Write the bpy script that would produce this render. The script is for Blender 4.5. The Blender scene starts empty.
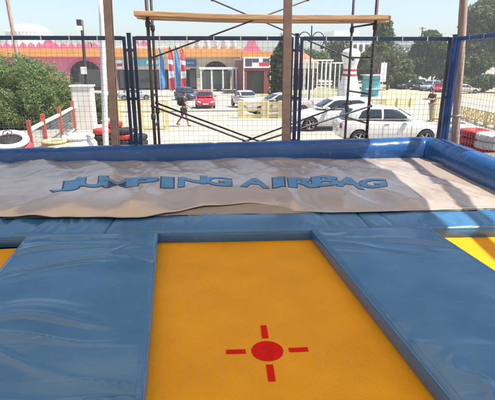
import bpy, bmesh, math, random
from mathutils import Vector, Matrix, noise
from mathutils.bvhtree import BVHTree
R = math.radians
PI = math.pi
sc = bpy.context.scene
C = sc.collection
rnd = random.Random(7)

# ------------------------------------------------------------------ camera numbers
F = 450.0; PITCH = math.atan(140/450.0); YAW = R(9.1); EYE = 3.1
cp, sp, cyw, syw = math.cos(PITCH), math.sin(PITCH), math.cos(YAW), math.sin(YAW)
FW = (syw*cp, cyw*cp, -sp); RT = (cyw, -syw, 0); UP = (syw*sp, cyw*sp, cp)
def ray(px, py):
    a = (px-247.5)/F; b = (200-py)/F
    return [FW[i]+a*RT[i]+b*UP[i] for i in range(3)]
def onz(px, py, z):
    d = ray(px, py); t = (z-EYE)/d[2]; return Vector((d[0]*t, d[1]*t, z))
def ony(px, py, y):
    d = ray(px, py); t = y/d[1]; return Vector((d[0]*t, y, EYE+d[2]*t))
def gz(y):
    return 0.0 if y < 22 else (-0.05*(y-22) if y < 60 else -1.9)
def at(px, py):
    """the point of the ground seen at a spot of the photograph"""
    d = ray(px, py)
    y = 20.0
    for _ in range(60):
        t = (gz(y)-EYE)/d[2] if d[2] < -1e-4 else 300
        y = 0.5*y+0.5*max(3, d[1]*t)
    return Vector((d[0]*t, d[1]*t, gz(d[1]*t)))
def Xat(px, y):
    return ony(px, 70, y).x
# arena frame: u runs along the fence, v away from the camera
AL = R(6.0); O2 = (1.35, 4.1)
U2 = (math.cos(AL), -math.sin(AL)); V2 = (math.sin(AL), math.cos(AL))
def A(u, v, z=0.0):
    return Vector((O2[0]+u*U2[0]+v*V2[0], O2[1]+u*U2[1]+v*V2[1], z))
def toA(p):
    dx, dy = p[0]-O2[0], p[1]-O2[1]
    return dx*U2[0]+dy*U2[1], dx*V2[0]+dy*V2[1]

# ------------------------------------------------------------------ materials
def mat(name, col, rough=0.6, metal=0.0, spec=0.5, var=0.0, vscale=3.0, bump=0.0, bscale=20.0, trans=0.0, detail=5.0, col2=None):
    m = bpy.data.materials.new(name); m.use_nodes = True
    nt = m.node_tree; b = nt.nodes['Principled BSDF']
    b.inputs['Base Color'].default_value = (*col, 1)
    b.inputs['Roughness'].default_value = rough
    b.inputs['Metallic'].default_value = metal
    b.inputs['Specular IOR Level'].default_value = spec
    b.inputs['Transmission Weight'].default_value = trans
    tc = None
    if var > 0 or bump > 0 or col2:
        tc = nt.nodes.new('ShaderNodeTexCoord')
    if var > 0 or col2:
        n = nt.nodes.new('ShaderNodeTexNoise'); n.inputs['Scale'].default_value = vscale; n.inputs['Detail'].default_value = detail
        n.inputs['Roughness'].default_value = 0.65
        nt.links.new(tc.outputs['Object'], n.inputs['Vector'])
        r = nt.nodes.new('ShaderNodeValToRGB')
        r.color_ramp.elements[0].position = 0.3; r.color_ramp.elements[1].position = 0.7
        c2 = col2 or tuple(min(1, c*(1+var)) for c in col)
        c1 = col if col2 else tuple(c*(1-var) for c in col)
        r.color_ramp.elements[0].color = (*c1, 1); r.color_ramp.elements[1].color = (*c2, 1)
        nt.links.new(n.outputs['Fac'], r.inputs['Fac']); nt.links.new(r.outputs['Color'], b.inputs['Base Color'])
    if bump > 0:
        n2 = nt.nodes.new('ShaderNodeTexNoise'); n2.inputs['Scale'].default_value = bscale; n2.inputs['Detail'].default_value = 4
        nt.links.new(tc.outputs['Object'], n2.inputs['Vector'])
        bp = nt.nodes.new('ShaderNodeBump'); bp.inputs['Strength'].default_value = bump; bp.inputs['Distance'].default_value = 0.02
        nt.links.new(n2.outputs['Fac'], bp.inputs['Height']); nt.links.new(bp.outputs['Normal'], b.inputs['Normal'])
    return m

def bed_mat(name):
    """woven trampoline bed: two crossed thread waves"""
    m = bpy.data.materials.new(name); m.use_nodes = True
    nt = m.node_tree; L = nt.links; b = nt.nodes['Principled BSDF']
    tc = nt.nodes.new('ShaderNodeTexCoord')
    ws = []
    for ax in ('X', 'Y'):
        w = nt.nodes.new('ShaderNodeTexWave'); w.wave_type = 'BANDS'; w.bands_direction = ax; w.wave_profile = 'SIN'
        w.inputs['Scale'].default_value = 42.0 if ax == 'X' else 36.0
        w.inputs['Distortion'].default_value = 0.25; w.inputs['Detail'].default_value = 1; w.inputs['Detail Scale'].default_value = 0.3
        L.new(tc.outputs['Object'], w.inputs['Vector']); ws.append(w)
    mul = nt.nodes.new('ShaderNodeMath'); mul.operation = 'MULTIPLY'
    L.new(ws[0].outputs['Fac'], mul.inputs[0]); L.new(ws[1].outputs['Fac'], mul.inputs[1])
    n = nt.nodes.new('ShaderNodeTexNoise'); n.inputs['Scale'].default_value = 2.2; n.inputs['Detail'].default_value = 6
    L.new(tc.outputs['Object'], n.inputs['Vector'])
    r = nt.nodes.new('ShaderNodeValToRGB')
    r.color_ramp.elements[0].color = (0.66, 0.255, 0.002, 1); r.color_ramp.elements[1].color = (0.98, 0.50, 0.006, 1)
    r.color_ramp.elements[1].position = 0.62
    L.new(mul.outputs[0], r.inputs['Fac'])
    r2 = nt.nodes.new('ShaderNodeValToRGB')
    r2.color_ramp.elements[0].position = 0.3; r2.color_ramp.elements[1].position = 0.7
    r2.color_ramp.elements[0].color = (0.84, 0.82, 0.8, 1); r2.color_ramp.elements[1].color = (1, 1, 1, 1)
    L.new(n.outputs['Fac'], r2.inputs['Fac'])
    mx = nt.nodes.new('ShaderNodeMix'); mx.data_type = 'RGBA'; mx.blend_type = 'MULTIPLY'; mx.inputs['Factor'].default_value = 1
    L.new(r.outputs['Color'], mx.inputs[6]); L.new(r2.outputs['Color'], mx.inputs[7])
    L.new(mx.outputs[2], b.inputs['Base Color'])
    bp = nt.nodes.new('ShaderNodeBump'); bp.inputs['Strength'].default_value = 0.45; bp.inputs['Distance'].default_value = 0.004
    L.new(mul.outputs[0], bp.inputs['Height']); L.new(bp.outputs['Normal'], b.inputs['Normal'])
    b.inputs['Roughness'].default_value = 0.62; b.inputs['Specular IOR Level'].default_value = 0.25
    return m

def vinyl_mat(name, c1, c2, rough=0.34, scale=1.2, fine=(2.0, 14.0), bump=0.35, metal=0.0, spec=0.5, scuff=0.34, crumple=0.0):
    """PVC tarpaulin: scuffs, faded patches, fine stretched creases"""
    m = bpy.data.materials.new(name); m.use_nodes = True
    nt = m.node_tree; L = nt.links; b = nt.nodes['Principled BSDF']
    tc = nt.nodes.new('ShaderNodeTexCoord')
    n = nt.nodes.new('ShaderNodeTexNoise'); n.inputs['Scale'].default_value = scale; n.inputs['Detail'].default_value = 8; n.inputs['Roughness'].default_value = 0.6
    L.new(tc.outputs['Object'], n.inputs['Vector'])
    r = nt.nodes.new('ShaderNodeValToRGB'); r.color_ramp.elements[0].position = 0.32; r.color_ramp.elements[1].position = 0.7
    r.color_ramp.elements[0].color = (*c1, 1); r.color_ramp.elements[1].color = (*c2, 1)
    L.new(n.outputs['Fac'], r.inputs['Fac'])
    # pale scuff streaks and dust
    mp0 = nt.nodes.new('ShaderNodeMapping'); mp0.inputs['Scale'].default_value = (3.0, 22.0, 3.0); mp0.inputs['Rotation'].default_value = (0, 0, 0.5)
    L.new(tc.outputs['Object'], mp0.inputs['Vector'])
    n3 = nt.nodes.new('ShaderNodeTexNoise'); n3.inputs['Scale'].default_value = 1.6; n3.inputs['Detail'].default_value = 7; n3.inputs['Roughness'].default_value = 0.7
    L.new(mp0.outputs[0], n3.inputs['Vector'])
    r3 = nt.nodes.new('ShaderNodeValToRGB'); r3.color_ramp.elements[0].position = 0.58; r3.color_ramp.elements[1].position = 0.78
    r3.color_ramp.elements[0].color = (0, 0, 0, 1); r3.color_ramp.elements[1].color = (scuff, scuff, scuff, 1)
    L.new(n3.outputs['Fac'], r3.inputs['Fac'])
    mx = nt.nodes.new('ShaderNodeMix'); mx.data_type = 'RGBA'
    L.new(r3.outputs['Color'], mx.inputs['Factor']); L.new(r.outputs['Color'], mx.inputs[6])
    mx.inputs[7].default_value = (0.42, 0.43, 0.42, 1)
    L.new(mx.outputs[2], b.inputs['Base Color'])
    rr = nt.nodes.new('ShaderNodeMapRange'); rr.inputs['To Min'].default_value = rough-0.08; rr.inputs['To Max'].default_value = rough+0.16
    L.new(n.outputs['Fac'], rr.inputs['Value']); L.new(rr.outputs[0], b.inputs['Roughness'])
    mp = nt.nodes.new('ShaderNodeMapping'); mp.inputs['Scale'].default_value = (fine[0], fine[1], 4)
    L.new(tc.outputs['Object'], mp.inputs['Vector'])
    n2 = nt.nodes.new('ShaderNodeTexNoise'); n2.inputs['Scale'].default_value = 1.0; n2.inputs['Detail'].default_value = 5; n2.inputs['Distortion'].default_value = 0.6
    L.new(mp.outputs[0], n2.inputs['Vector'])
    bp = nt.nodes.new('ShaderNodeBump'); bp.inputs['Strength'].default_value = bump; bp.inputs['Distance'].default_value = 0.03
    L.new(n2.outputs['Fac'], bp.inputs['Height']); L.new(bp.outputs['Normal'], b.inputs['Normal'])
    if crumple > 0:
        last = bp
        for (cs, cd) in ((1.7, 0.07), (3.6, 0.02)):
            nd = nt.nodes.new('ShaderNodeTexNoise'); nd.inputs['Scale'].default_value = cs*0.7; nd.inputs['Detail'].default_value = 3
            L.new(tc.outputs['Object'], nd.inputs['Vector'])
            va = nt.nodes.new('ShaderNodeVectorMath'); va.operation = 'MULTIPLY_ADD'; va.inputs[1].default_value = (0.5, 0.5, 0.5)
            L.new(nd.outputs['Color'], va.inputs[0]); L.new(tc.outputs['Object'], va.inputs[2])
            mv = nt.nodes.new('ShaderNodeMapping'); mv.inputs['Scale'].default_value = (1.0, 0.5, 1.0); L.new(va.outputs[0], mv.inputs['Vector'])
            vo = nt.nodes.new('ShaderNodeTexVoronoi'); vo.inputs['Scale'].default_value = cs; L.new(mv.outputs[0], vo.inputs['Vector'])
            bv = nt.nodes.new('ShaderNodeBump'); bv.inputs['Strength'].default_value = crumple; bv.inputs['Distance'].default_value = cd
            L.new(vo.outputs['Distance'], bv.inputs['Height']); L.new(last.outputs['Normal'], bv.inputs['Normal']); last = bv
        L.new(last.outputs['Normal'], b.inputs['Normal'])
    b.inputs['Metallic'].default_value = metal; b.inputs['Specular IOR Level'].default_value = spec
    return m

def leaf_mat(name, c1, c2):
    m = bpy.data.materials.new(name); m.use_nodes = True
    nt = m.node_tree; L = nt.links; b = nt.nodes['Principled BSDF']
    g = nt.nodes.new('ShaderNodeNewGeometry'); r = nt.nodes.new('ShaderNodeValToRGB')
    r.color_ramp.elements[0].color = (*c1, 1); r.color_ramp.elements[1].color = (*c2, 1)
    L.new(g.outputs['Random Per Island'], r.inputs['Fac']); L.new(r.outputs['Color'], b.inputs['Base Color'])
    b.inputs['Roughness'].default_value = 0.6; b.inputs['Specular IOR Level'].default_value = 0.25
    t = nt.nodes.new('ShaderNodeBsdfTranslucent'); L.new(r.outputs['Color'], t.inputs['Color'])
    ms = nt.nodes.new('ShaderNodeMixShader'); ms.inputs[0].default_value = 0.3
    L.new(b.outputs[0], ms.inputs[1]); L.new(t.outputs[0], ms.inputs[2])
    L.new(ms.outputs[0], nt.nodes['Material Output'].inputs['Surface'])
    return m

def wood_mat(name, c1, c2, scale=(2, 30, 30)):
    m = bpy.data.materials.new(name); m.use_nodes = True
    nt = m.node_tree; L = nt.links; b = nt.nodes['Principled BSDF']
    tc = nt.nodes.new('ShaderNodeTexCoord'); mp = nt.nodes.new('ShaderNodeMapping'); mp.inputs['Scale'].default_value = scale
    L.new(tc.outputs['Object'], mp.inputs['Vector'])
    n = nt.nodes.new('ShaderNodeTexNoise'); n.inputs['Scale'].default_value = 1; n.inputs['Detail'].default_value = 6
    L.new(mp.outputs[0], n.inputs['Vector'])
    r = nt.nodes.new('ShaderNodeValToRGB'); r.color_ramp.elements[0].position = 0.35; r.color_ramp.elements[1].position = 0.65
    r.color_ramp.elements[0].color = (*c1, 1); r.color_ramp.elements[1].color = (*c2, 1)
    L.new(n.outputs['Fac'], r.inputs['Fac']); L.new(r.outputs['Color'], b.inputs['Base Color']); b.inputs['Roughness'].default_value = 0.8
    return m

M = {}
M['pad'] = vinyl_mat('blue pad vinyl', (0.027, 0.115, 0.25), (0.042, 0.158, 0.31), rough=0.17, scale=1.4, bump=0.05, spec=0.75, scuff=0.2, crumple=0.09)
M['bead'] = mat('pale blue welded edge', (0.06, 0.19, 0.34), 0.35, var=0.2, vscale=12)
M['tube'] = vinyl_mat('royal blue inflatable vinyl', (0.008, 0.058, 0.19), (0.014, 0.085, 0.26), rough=0.2, scale=1.0, bump=0.2)
M['sheet'] = vinyl_mat('silver grey airbag sheet', (0.47, 0.385, 0.31), (0.62, 0.525, 0.44), rough=0.2, scale=0.8, fine=(3, 1.6), bump=0.2, metal=0.42, scuff=0.05, crumple=0.26)
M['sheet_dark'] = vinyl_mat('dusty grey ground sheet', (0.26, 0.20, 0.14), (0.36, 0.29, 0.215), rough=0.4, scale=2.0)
M['bed'] = bed_mat('yellow woven trampoline bed')
M['red_print'] = mat('red print', (0.56, 0.006, 0.003), 0.8, 0.0, 0.15, var=0.15, vscale=30)
M['letter'] = mat('blue lettering print', (0.06, 0.22, 0.42), 0.42, var=0.2, vscale=6)
M['letter_edge'] = mat('dark lettering outline', (0.025, 0.028, 0.05), 0.45, var=0.2, vscale=8)
M['navy'] = mat('navy painted steel', (0.010, 0.022, 0.060), 0.38, var=0.25, vscale=9)
M['blue_steel'] = mat('blue painted steel', (0.014, 0.055, 0.20), 0.36, var=0.25, vscale=9)
M['wire'] = mat('dark fence wire', (0.15, 0.16, 0.175), 0.5, metal=0.2, var=0.2)
M['brown_steel'] = mat('brown painted steel', (0.19, 0.125, 0.10), 0.5, var=0.25, vscale=5, bump=0.15)
M['scaf'] = mat('rusty scaffold tube', (0.065, 0.050, 0.045), 0.55, metal=0.3, var=0.45, vscale=14, bump=0.2, bscale=60)
M['scaf_thin'] = mat('brown brace tube', (0.11, 0.085, 0.07), 0.6, var=0.3, vscale=12)
M['plank'] = wood_mat('weathered pine plank', (0.36, 0.20, 0.09), (0.56, 0.35, 0.18))
M['pole_wood'] = wood_mat('weathered pole timber', (0.26, 0.17, 0.13), (0.44, 0.33, 0.27), (20, 20, 2))
M['white_paint'] = mat('white paint', (0.78, 0.76, 0.72), 0.5, var=0.07, vscale=4)
M['dull_white'] = mat('dusty white render', (0.66, 0.63, 0.58), 0.8, var=0.12, vscale=1.5)
M['deck'] = mat('grey timber deck', (0.16, 0.15, 0.14), 0.8, var=0.2)
M['membrane'] = mat('tan canopy membrane', (0.48, 0.32, 0.17), 0.7, var=0.05)
M['lot'] = mat('sun bleached car park', (0.36, 0.325, 0.265), 0.9, vscale=0.25, col2=(0.53, 0.485, 0.40), bump=0.3, bscale=6, detail=12)
def stain(m, scale, dark, lo=0.45, hi=0.62):
    nt = m.node_tree; b = nt.nodes['Principled BSDF']; src = b.inputs['Base Color'].links[0].from_socket
    tc = nt.nodes.new('ShaderNodeTexCoord'); mp = nt.nodes.new('ShaderNodeMapping'); mp.inputs['Scale'].default_value = (scale, scale*2.2, 1); nt.links.new(tc.outputs['Object'], mp.inputs['Vector'])
    n = nt.nodes.new('ShaderNodeTexNoise'); n.inputs['Scale'].default_value = 1; n.inputs['Detail'].default_value = 10; n.inputs['Roughness'].default_value = 0.7; nt.links.new(mp.outputs[0], n.inputs['Vector'])
    r = nt.nodes.new('ShaderNodeValToRGB'); r.color_ramp.elements[0].position = lo; r.color_ramp.elements[1].position = hi
    r.color_ramp.elements[0].color = (dark, dark, dark*1.02, 1); r.color_ramp.elements[1].color = (1, 1, 1, 1); nt.links.new(n.outputs['Fac'], r.inputs['Fac'])
    mx = nt.nodes.new('ShaderNodeMix'); mx.data_type = 'RGBA'; mx.blend_type = 'MULTIPLY'; mx.inputs['Factor'].default_value = 1
    nt.links.new(src, mx.inputs[6]); nt.links.new(r.outputs['Color'], mx.inputs[7]); nt.links.new(mx.outputs[2], b.inputs['Base Color'])
stain(M['lot'], 0.09, 0.82); stain(M['lot'], 0.9, 0.86, 0.36, 0.5)
M['sand'] = mat('sandy verge', (0.38, 0.30, 0.19), 0.95, vscale=0.4, col2=(0.52, 0.43, 0.29), detail=12)
M['grassy'] = mat('dry grass verge', (0.20, 0.22, 0.07), 0.95, vscale=1.2, col2=(0.36, 0.32, 0.14), detail=12)
M['asphalt'] = mat('grey track asphalt', (0.11, 0.105, 0.10), 0.9, var=0.25, vscale=1.0)
M['kerb_red'] = mat('faded red kerb paint', (0.50, 0.13, 0.12), 0.7, var=0.2, vscale=3)
M['kerb'] = mat('concrete kerb', (0.36, 0.31, 0.25), 0.9, var=0.15)
M['pink'] = mat('pink render', (0.62, 0.15, 0.24), 0.8, var=0.12, vscale=0.6)
M['pink_dark'] = mat('deep pink render', (0.50, 0.09, 0.16), 0.8, var=0.1)
M['orange'] = mat('orange painted fascia', (0.62, 0.27, 0.07), 0.8, var=0.12, vscale=0.5)
M['cream'] = mat('cream render', (0.62, 0.52, 0.38), 0.85, var=0.1, vscale=0.5)
M['brick'] = mat('dark red brick', (0.23, 0.055, 0.04), 0.85, var=0.25, vscale=4)
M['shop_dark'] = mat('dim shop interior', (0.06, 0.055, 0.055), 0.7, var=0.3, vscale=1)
M['shop_glass'] = mat('shop glass', (0.035, 0.045, 0.05), 0.08, spec=0.8)
M['green_glass'] = mat('greenish porch glass', (0.16, 0.22, 0.18), 0.15)
M['roof_tile'] = mat('orange roof tile', (0.46, 0.17, 0.075), 0.8, var=0.25, vscale=2)
M['far_grey'] = mat('grey concrete facade', (0.40, 0.41, 0.41), 0.85, var=0.1, vscale=0.3)
M['teal'] = mat('teal sign', (0.10, 0.42, 0.48), 0.5, var=0.1)
M['sign_blue'] = mat('blue sign', (0.03, 0.09, 0.30), 0.5, var=0.1)
M['sign_red'] = mat('red sign', (0.50, 0.03, 0.05), 0.5, var=0.1)
M['sign_white'] = mat('white sign', (0.75, 0.74, 0.72), 0.5, var=0.04)
M['sign_dark'] = mat('dark sign', (0.06, 0.05, 0.08), 0.5)
M['flag_blue'] = mat('blue flag cloth', (0.05, 0.20, 0.48), 0.8, var=0.15)
M['flag_red'] = mat('red flag cloth', (0.52, 0.04, 0.06), 0.8, var=0.15)
M['yellow'] = mat('faded yellow paint', (0.72, 0.56, 0.18), 0.6, var=0.12, vscale=3)
M['yellow_pale'] = mat('pale yellow paint', (0.72, 0.60, 0.30), 0.7, var=0.12, vscale=3)
M['red_plastic'] = mat('red plastic', (0.52, 0.035, 0.03), 0.42, var=0.15, vscale=6)
M['pink_red'] = mat('sun faded red plastic', (0.56, 0.06, 0.09), 0.45, var=0.1)
M['white_plastic'] = mat('white plastic', (0.72, 0.70, 0.66), 0.45, var=0.1, vscale=6)
M['yellow_plastic'] = mat('ochre plastic', (0.60, 0.48, 0.24), 0.45, var=0.1, vscale=6)
M['rubber'] = mat('black rubber', (0.022, 0.021, 0.020), 0.75, var=0.3, vscale=10)
M['tyre_red'] = mat('red painted tyre', (0.46, 0.035, 0.028), 0.55, var=0.25, vscale=8)
M['tyre_white'] = mat('white painted tyre', (0.66, 0.62, 0.57), 0.6, var=0.15, vscale=8)
M['rust_red'] = mat('rust red post paint', (0.38, 0.075, 0.045), 0.65, var=0.2, vscale=8)
M['grey_mesh'] = mat('grey galvanised mesh', (0.36, 0.38, 0.38), 0.5, metal=0.4, var=0.1)
M['bark'] = mat('grey brown bark', (0.13, 0.10, 0.075), 0.9, var=0.3, vscale=6, bump=0.6)
M['leaf_shrub'] = leaf_mat('fine shrub leaf', (0.085, 0.15, 0.045), (0.30, 0.38, 0.15))
M['leaf_dark'] = leaf_mat('dark tree leaf', (0.036, 0.075, 0.018), (0.15, 0.205, 0.055))
M['leaf_mid'] = leaf_mat('mid green leaf', (0.06, 0.115, 0.025), (0.21, 0.27, 0.08))
M['leaf_olive'] = leaf_mat('olive leaf', (0.075, 0.10, 0.04), (0.19, 0.20, 0.085))
M['leaf_gum'] = leaf_mat('grey green gum leaf', (0.07, 0.10, 0.045), (0.22, 0.25, 0.12))
M['leaf_cypress'] = leaf_mat('cypress needle', (0.025, 0.055, 0.018), (0.09, 0.13, 0.045))
# cars
def paint(name, c, rough=0.25):
    m = mat(name, c, rough)
    m.node_tree.nodes['Principled BSDF'].inputs['Coat Weight'].default_value = 0.6
    m.node_tree.nodes['Principled BSDF'].inputs['Coat Roughness'].default_value = 0.06
    return m
M['car_white'] = paint('white car paint', (0.74, 0.73, 0.70))
M['car_red'] = paint('red car paint', (0.46, 0.012, 0.02))
M['car_silver'] = paint('silver car paint', (0.42, 0.40, 0.37))
M['car_dark'] = paint('charcoal car paint', (0.035, 0.04, 0.05))
M['car_blue'] = paint('dark blue car paint', (0.03, 0.065, 0.13))
M['car_pale'] = paint('pale blue car paint', (0.30, 0.37, 0.45))
M['car_teal'] = paint('grey green car paint', (0.30, 0.38, 0.37))
M['glass'] = mat('dark car glass', (0.02, 0.028, 0.03), 0.04, spec=0.9)
M['trim'] = mat('black car trim', (0.02, 0.02, 0.02), 0.5)
M['rim'] = mat('alloy rim', (0.42, 0.42, 0.42), 0.3, metal=0.7)
M['lamp_clear'] = mat('clear headlight', (0.55, 0.56, 0.58), 0.08, spec=0.9)
M['lamp_red'] = mat('red tail light', (0.35, 0.01, 0.01), 0.15)
M['plate'] = mat('number plate', (0.7, 0.7, 0.66), 0.5)
# people
M['skin'] = mat('skin', (0.42, 0.24, 0.16), 0.55, var=0.06)
M['hair'] = mat('dark hair', (0.03, 0.022, 0.018), 0.6)
M['hair_grey'] = mat('light brown hair', (0.22, 0.16, 0.11), 0.6)
M['tee'] = mat('charcoal cotton', (0.045, 0.05, 0.06), 0.9, var=0.15, vscale=12)
M['shorts'] = mat('dark grey cotton', (0.075, 0.07, 0.068), 0.9, var=0.15, vscale=12)
M['bag'] = mat('black nylon', (0.015, 0.016, 0.02), 0.7)
M['shoe'] = mat('orange brown shoe', (0.40, 0.13, 0.045), 0.7)
M['brown_cloth'] = mat('brown cotton', (0.11, 0.075, 0.06), 0.9, var=0.15, vscale=12)
M['beige_cloth'] = mat('beige cotton', (0.45, 0.36, 0.27), 0.9, var=0.12, vscale=12)
M['eye'] = mat('dark eye', (0.02, 0.015, 0.012), 0.2)

# ------------------------------------------------------------------ object helpers
def link(o, parent=None):
    C.objects.link(o)
    if parent is not None: o.parent = parent
    return o
def thing(name, label, cat, loc=(0, 0, 0), rz=0.0, group=None):
    o = bpy.data.objects.new(name, None); link(o)
    o.location = loc; o.rotation_euler = (0, 0, rz); o.empty_display_size = 0.2
    o['label'] = label; o['category'] = cat
    if group: o['group'] = group
    return o
def tag(o, label, cat, group=None):
    o['label'] = label; o['category'] = cat
    if group: o['group'] = group
    return o
def struct(o):
    o['kind'] = 'structure'; return o
def dup(root, loc, rz, label, swap=None):
    """a copy of a thing with its parts and sub-parts; swap = {old material: new} on the copies"""
    def cp_(o, parent):
        c = o.copy(); C.objects.link(c)
        if parent is not None: c.parent = parent
        if swap and c.type == 'MESH':
            for i, s in enumerate(c.material_slots):
                if s.material in swap:
                    s.link = 'OBJECT'; s.material = swap[s.material] if False else swap[o.material_slots[i].material]
        for ch in list(o.children): cp_(ch, c)
        return c
    r = cp_(root, None)
    r.location = loc; r.rotation_euler = (0, 0, rz); r['label'] = label
    return r

class MB:
    """collects shapes; build() links them as one mesh object"""
    def __init__(s): s.v = []; s.f = []; s.sm = []
    def add(s, vs, fs, smooth=False, mtx=None):
        n = len(s.v)
        s.v += [tuple(mtx @ Vector(p)) if mtx is not None else tuple(p) for p in vs]
        s.f += [tuple(i+n for i in f) for f in fs]; s.sm += [smooth]*len(fs); return s
    def box(s, x0, x1, y0, y1, z0, z1, mtx=None):
        vs = [(x, y, z) for x in (x0, x1) for y in (y0, y1) for z in (z0, z1)]
        return s.add(vs, [(0, 1, 3, 2), (4, 6, 7, 5), (0, 4, 5, 1), (2, 3, 7, 6), (0, 2, 6, 4), (1, 5, 7, 3)], False, mtx)
    def bar(s, a, b, w, h=None, up=Vector((0, 0, 1))):
        a, b = Vector(a), Vector(b); h = h or w
        d = (b-a).normalized()
        if abs(d.dot(up)) > 0.98: up = Vector((0, 1, 0))
        x = d.cross(up).normalized(); z = x.cross(d)
        vs = [p+x*i*w/2+z*j*h/2 for p in (a, b) for (i, j) in ((-1, -1), (1, -1), (1, 1), (-1, 1))]
        return s.add(vs, [(0, 3, 2, 1), (4, 5, 6, 7), (0, 1, 5, 4), (1, 2, 6, 5), (2, 3, 7, 6), (3, 0, 4, 7)])
    def tube(s, pts, r, n=10, cap=True):
        """round tube through points; r a number or one per point"""
        pts = [Vector(p) for p in pts]; rs = r if isinstance(r, (list, tuple)) else [r]*len(pts)
        vs = []; fs = []
        ref = Vector((0, 0, 1))
        for i, p in enumerate(pts):
            d = (pts[min(i+1, len(pts)-1)]-pts[max(i-1, 0)]).normalized()
            if abs(d.dot(ref)) > 0.95: ref = Vector((0, 1, 0.1)).normalized()
            x = d.cross(ref).normalized(); y = d.cross(x)
            for k in range(n):
                a = 2*PI*k/n; vs.append(p+x*math.cos(a)*rs[i]+y*math.sin(a)*rs[i])
        for i in range(len(pts)-1):
            for k in range(n):
                fs.append((i*n+k, i*n+(k+1) % n, (i+1)*n+(k+1) % n, (i+1)*n+k))
        if cap:
            fs.append(tuple(range(n-1, -1, -1))); fs.append(tuple((len(pts)-1)*n+k for k in range(n)))
        return s.add(vs, fs, True)
    def lathe(s, prof, n=24, mtx=None, closed=False, caps=(True, True)):
        """prof: (radius, height) pairs round z"""
        vs = []; fs = []
        for (r, z) in prof:
            for k in range(n):
                a = 2*PI*k/n; vs.append((r*math.cos(a), r*math.sin(a), z))
        m = len(prof)
        for i in range(m if closed else m-1):
            j = (i+1) % m
            for k in range(n):
                fs.append((i*n+k, i*n+(k+1) % n, j*n+(k+1) % n, j*n+k))
        if not closed:
            if caps[0]: fs.append(tuple(range(n-1, -1, -1)))
            if caps[1]: fs.append(tuple((m-1)*n+k for k in range(n)))
        return s.add(vs, fs, True, mtx)
    def prism(s, poly, t, mtx=None):
        """polygon in xy thickened along z by t"""
        n = len(poly)
        vs = [(x, y, 0) for x, y in poly]+[(x, y, t) for x, y in poly]
        fs = [tuple(range(n-1, -1, -1)), tuple(range(n, 2*n))]+[(i, (i+1) % n, (i+1) % n+n, i+n) for i in range(n)]
        return s.add(vs, fs, False, mtx)
    def mesh(s, name):
        me = bpy.data.meshes.new(name); me.from_pydata(s.v, [], s.f)
        me.polygons.foreach_set('use_smooth', s.sm); me.update(); return me
    def build(s, name, m, parent=None, fix=False):
        me = s.mesh(name)
        if fix:
            bm = bmesh.new(); bm.from_mesh(me); bmesh.ops.recalc_face_normals(bm, faces=bm.faces); bm.to_mesh(me); bm.free()
        me.materials.append(m)
        return link(bpy.data.objects.new(name, me), parent)
def bevel(o, w, seg=2):
    b = o.modifiers.new('bevel', 'BEVEL'); b.width = w; b.segments = seg; b.limit_method = 'ANGLE'; return o
def evaluated(o):
    dg = bpy.context.evaluated_depsgraph_get(); return bpy.data.meshes.new_from_object(o.evaluated_get(dg))
def nz(x, y, z=0.0): return noise.noise(Vector((x, y, z)))
def ridge(x, y, z=0.0): return 1-abs(noise.noise(Vector((x, y, z))))*2.0

# ------------------------------------------------------------------ ground and setting
def ground():
    xs = [-1500, -200, -60, 60, 200, 1500]; ys = [-300, -40, 10, 22, 60, 200, 600, 4000]
    vs = [(x, y, gz(y)) for y in ys for x in xs]; n = len(xs)
    fs = [(j*n+i, j*n+i+1, (j+1)*n+i+1, (j+1)*n+i) for j in range(len(ys)-1) for i in range(n-1)]
    b = MB(); b.add(vs, fs); o = b.build('ground', M['lot']); struct(o)
ground()
def patch(name, pts, m, dz):
    """flat sheet on the ground, cut along the slope breaks so that it follows them"""
    bm = bmesh.new(); f = bm.faces.new([bm.verts.new((x, y, 0)) for x, y in pts])
    for yb in (22, 60):
        bmesh.ops.bisect_plane(bm, geom=bm.verts[:]+bm.edges[:]+bm.faces[:], plane_co=(0, yb, 0), plane_no=(0, 1, 0))
    for v in bm.verts: v.co.z = gz(v.co.y)+dz
    bmesh.ops.recalc_face_normals(bm, faces=bm.faces)
    if bm.faces[0].normal.z < 0: bmesh.ops.reverse_faces(bm, faces=bm.faces)
    me = bpy.data.meshes.new(name); bm.to_mesh(me); bm.free(); me.materials.append(m)
    return struct(link(bpy.data.objects.new(name, me)))
def g2(px, py): p = at(px, py); return (p.x, p.y)
patch('track', [(-30, 8.6), (26, 8.6), (26, 13.2), (-30, 13.2)], M['asphalt'], 0.004)
patch('verge', [g2(378, 96), g2(640, 103), g2(700, 84), g2(372, 84)], M['sand'], 0.004)
patch('grass_verge', [g2(250, 97), g2(345, 98), g2(345, 87.5), g2(250, 87.5)], M['grassy'], 0.008)
# low kerbs across the car park
for (a, b_, w, m_, nm) in ((at(60, 113.5), at(240, 111.5), 0.22, M['kerb'], 'kerb'), (at(452, 117), at(560, 137), 0.5, M['kerb_red'], 'kerb')):
    k = MB(); k.bar(a+Vector((0, 0, 0.05)), b_+Vector((0, 0, 0.05)), w, 0.12)
    struct(k.build(nm, m_))

# raised platform carrying the trampolines
pl = MB()
pts = [A(-9, -7), A(6.2, -7), A(6.2, 5.25), A(-9, 5.25)]
pl.add([(p.x, p.y, 0.0) for p in pts]+[(p.x, p.y, 1.15) for p in pts], [(3, 2, 1, 0), (4, 5, 6, 7), (0, 1, 5, 4), (1, 2, 6, 5), (2, 3, 7, 6), (3, 0, 4, 7)])
struct(pl.build('platform', M['deck']))

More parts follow.
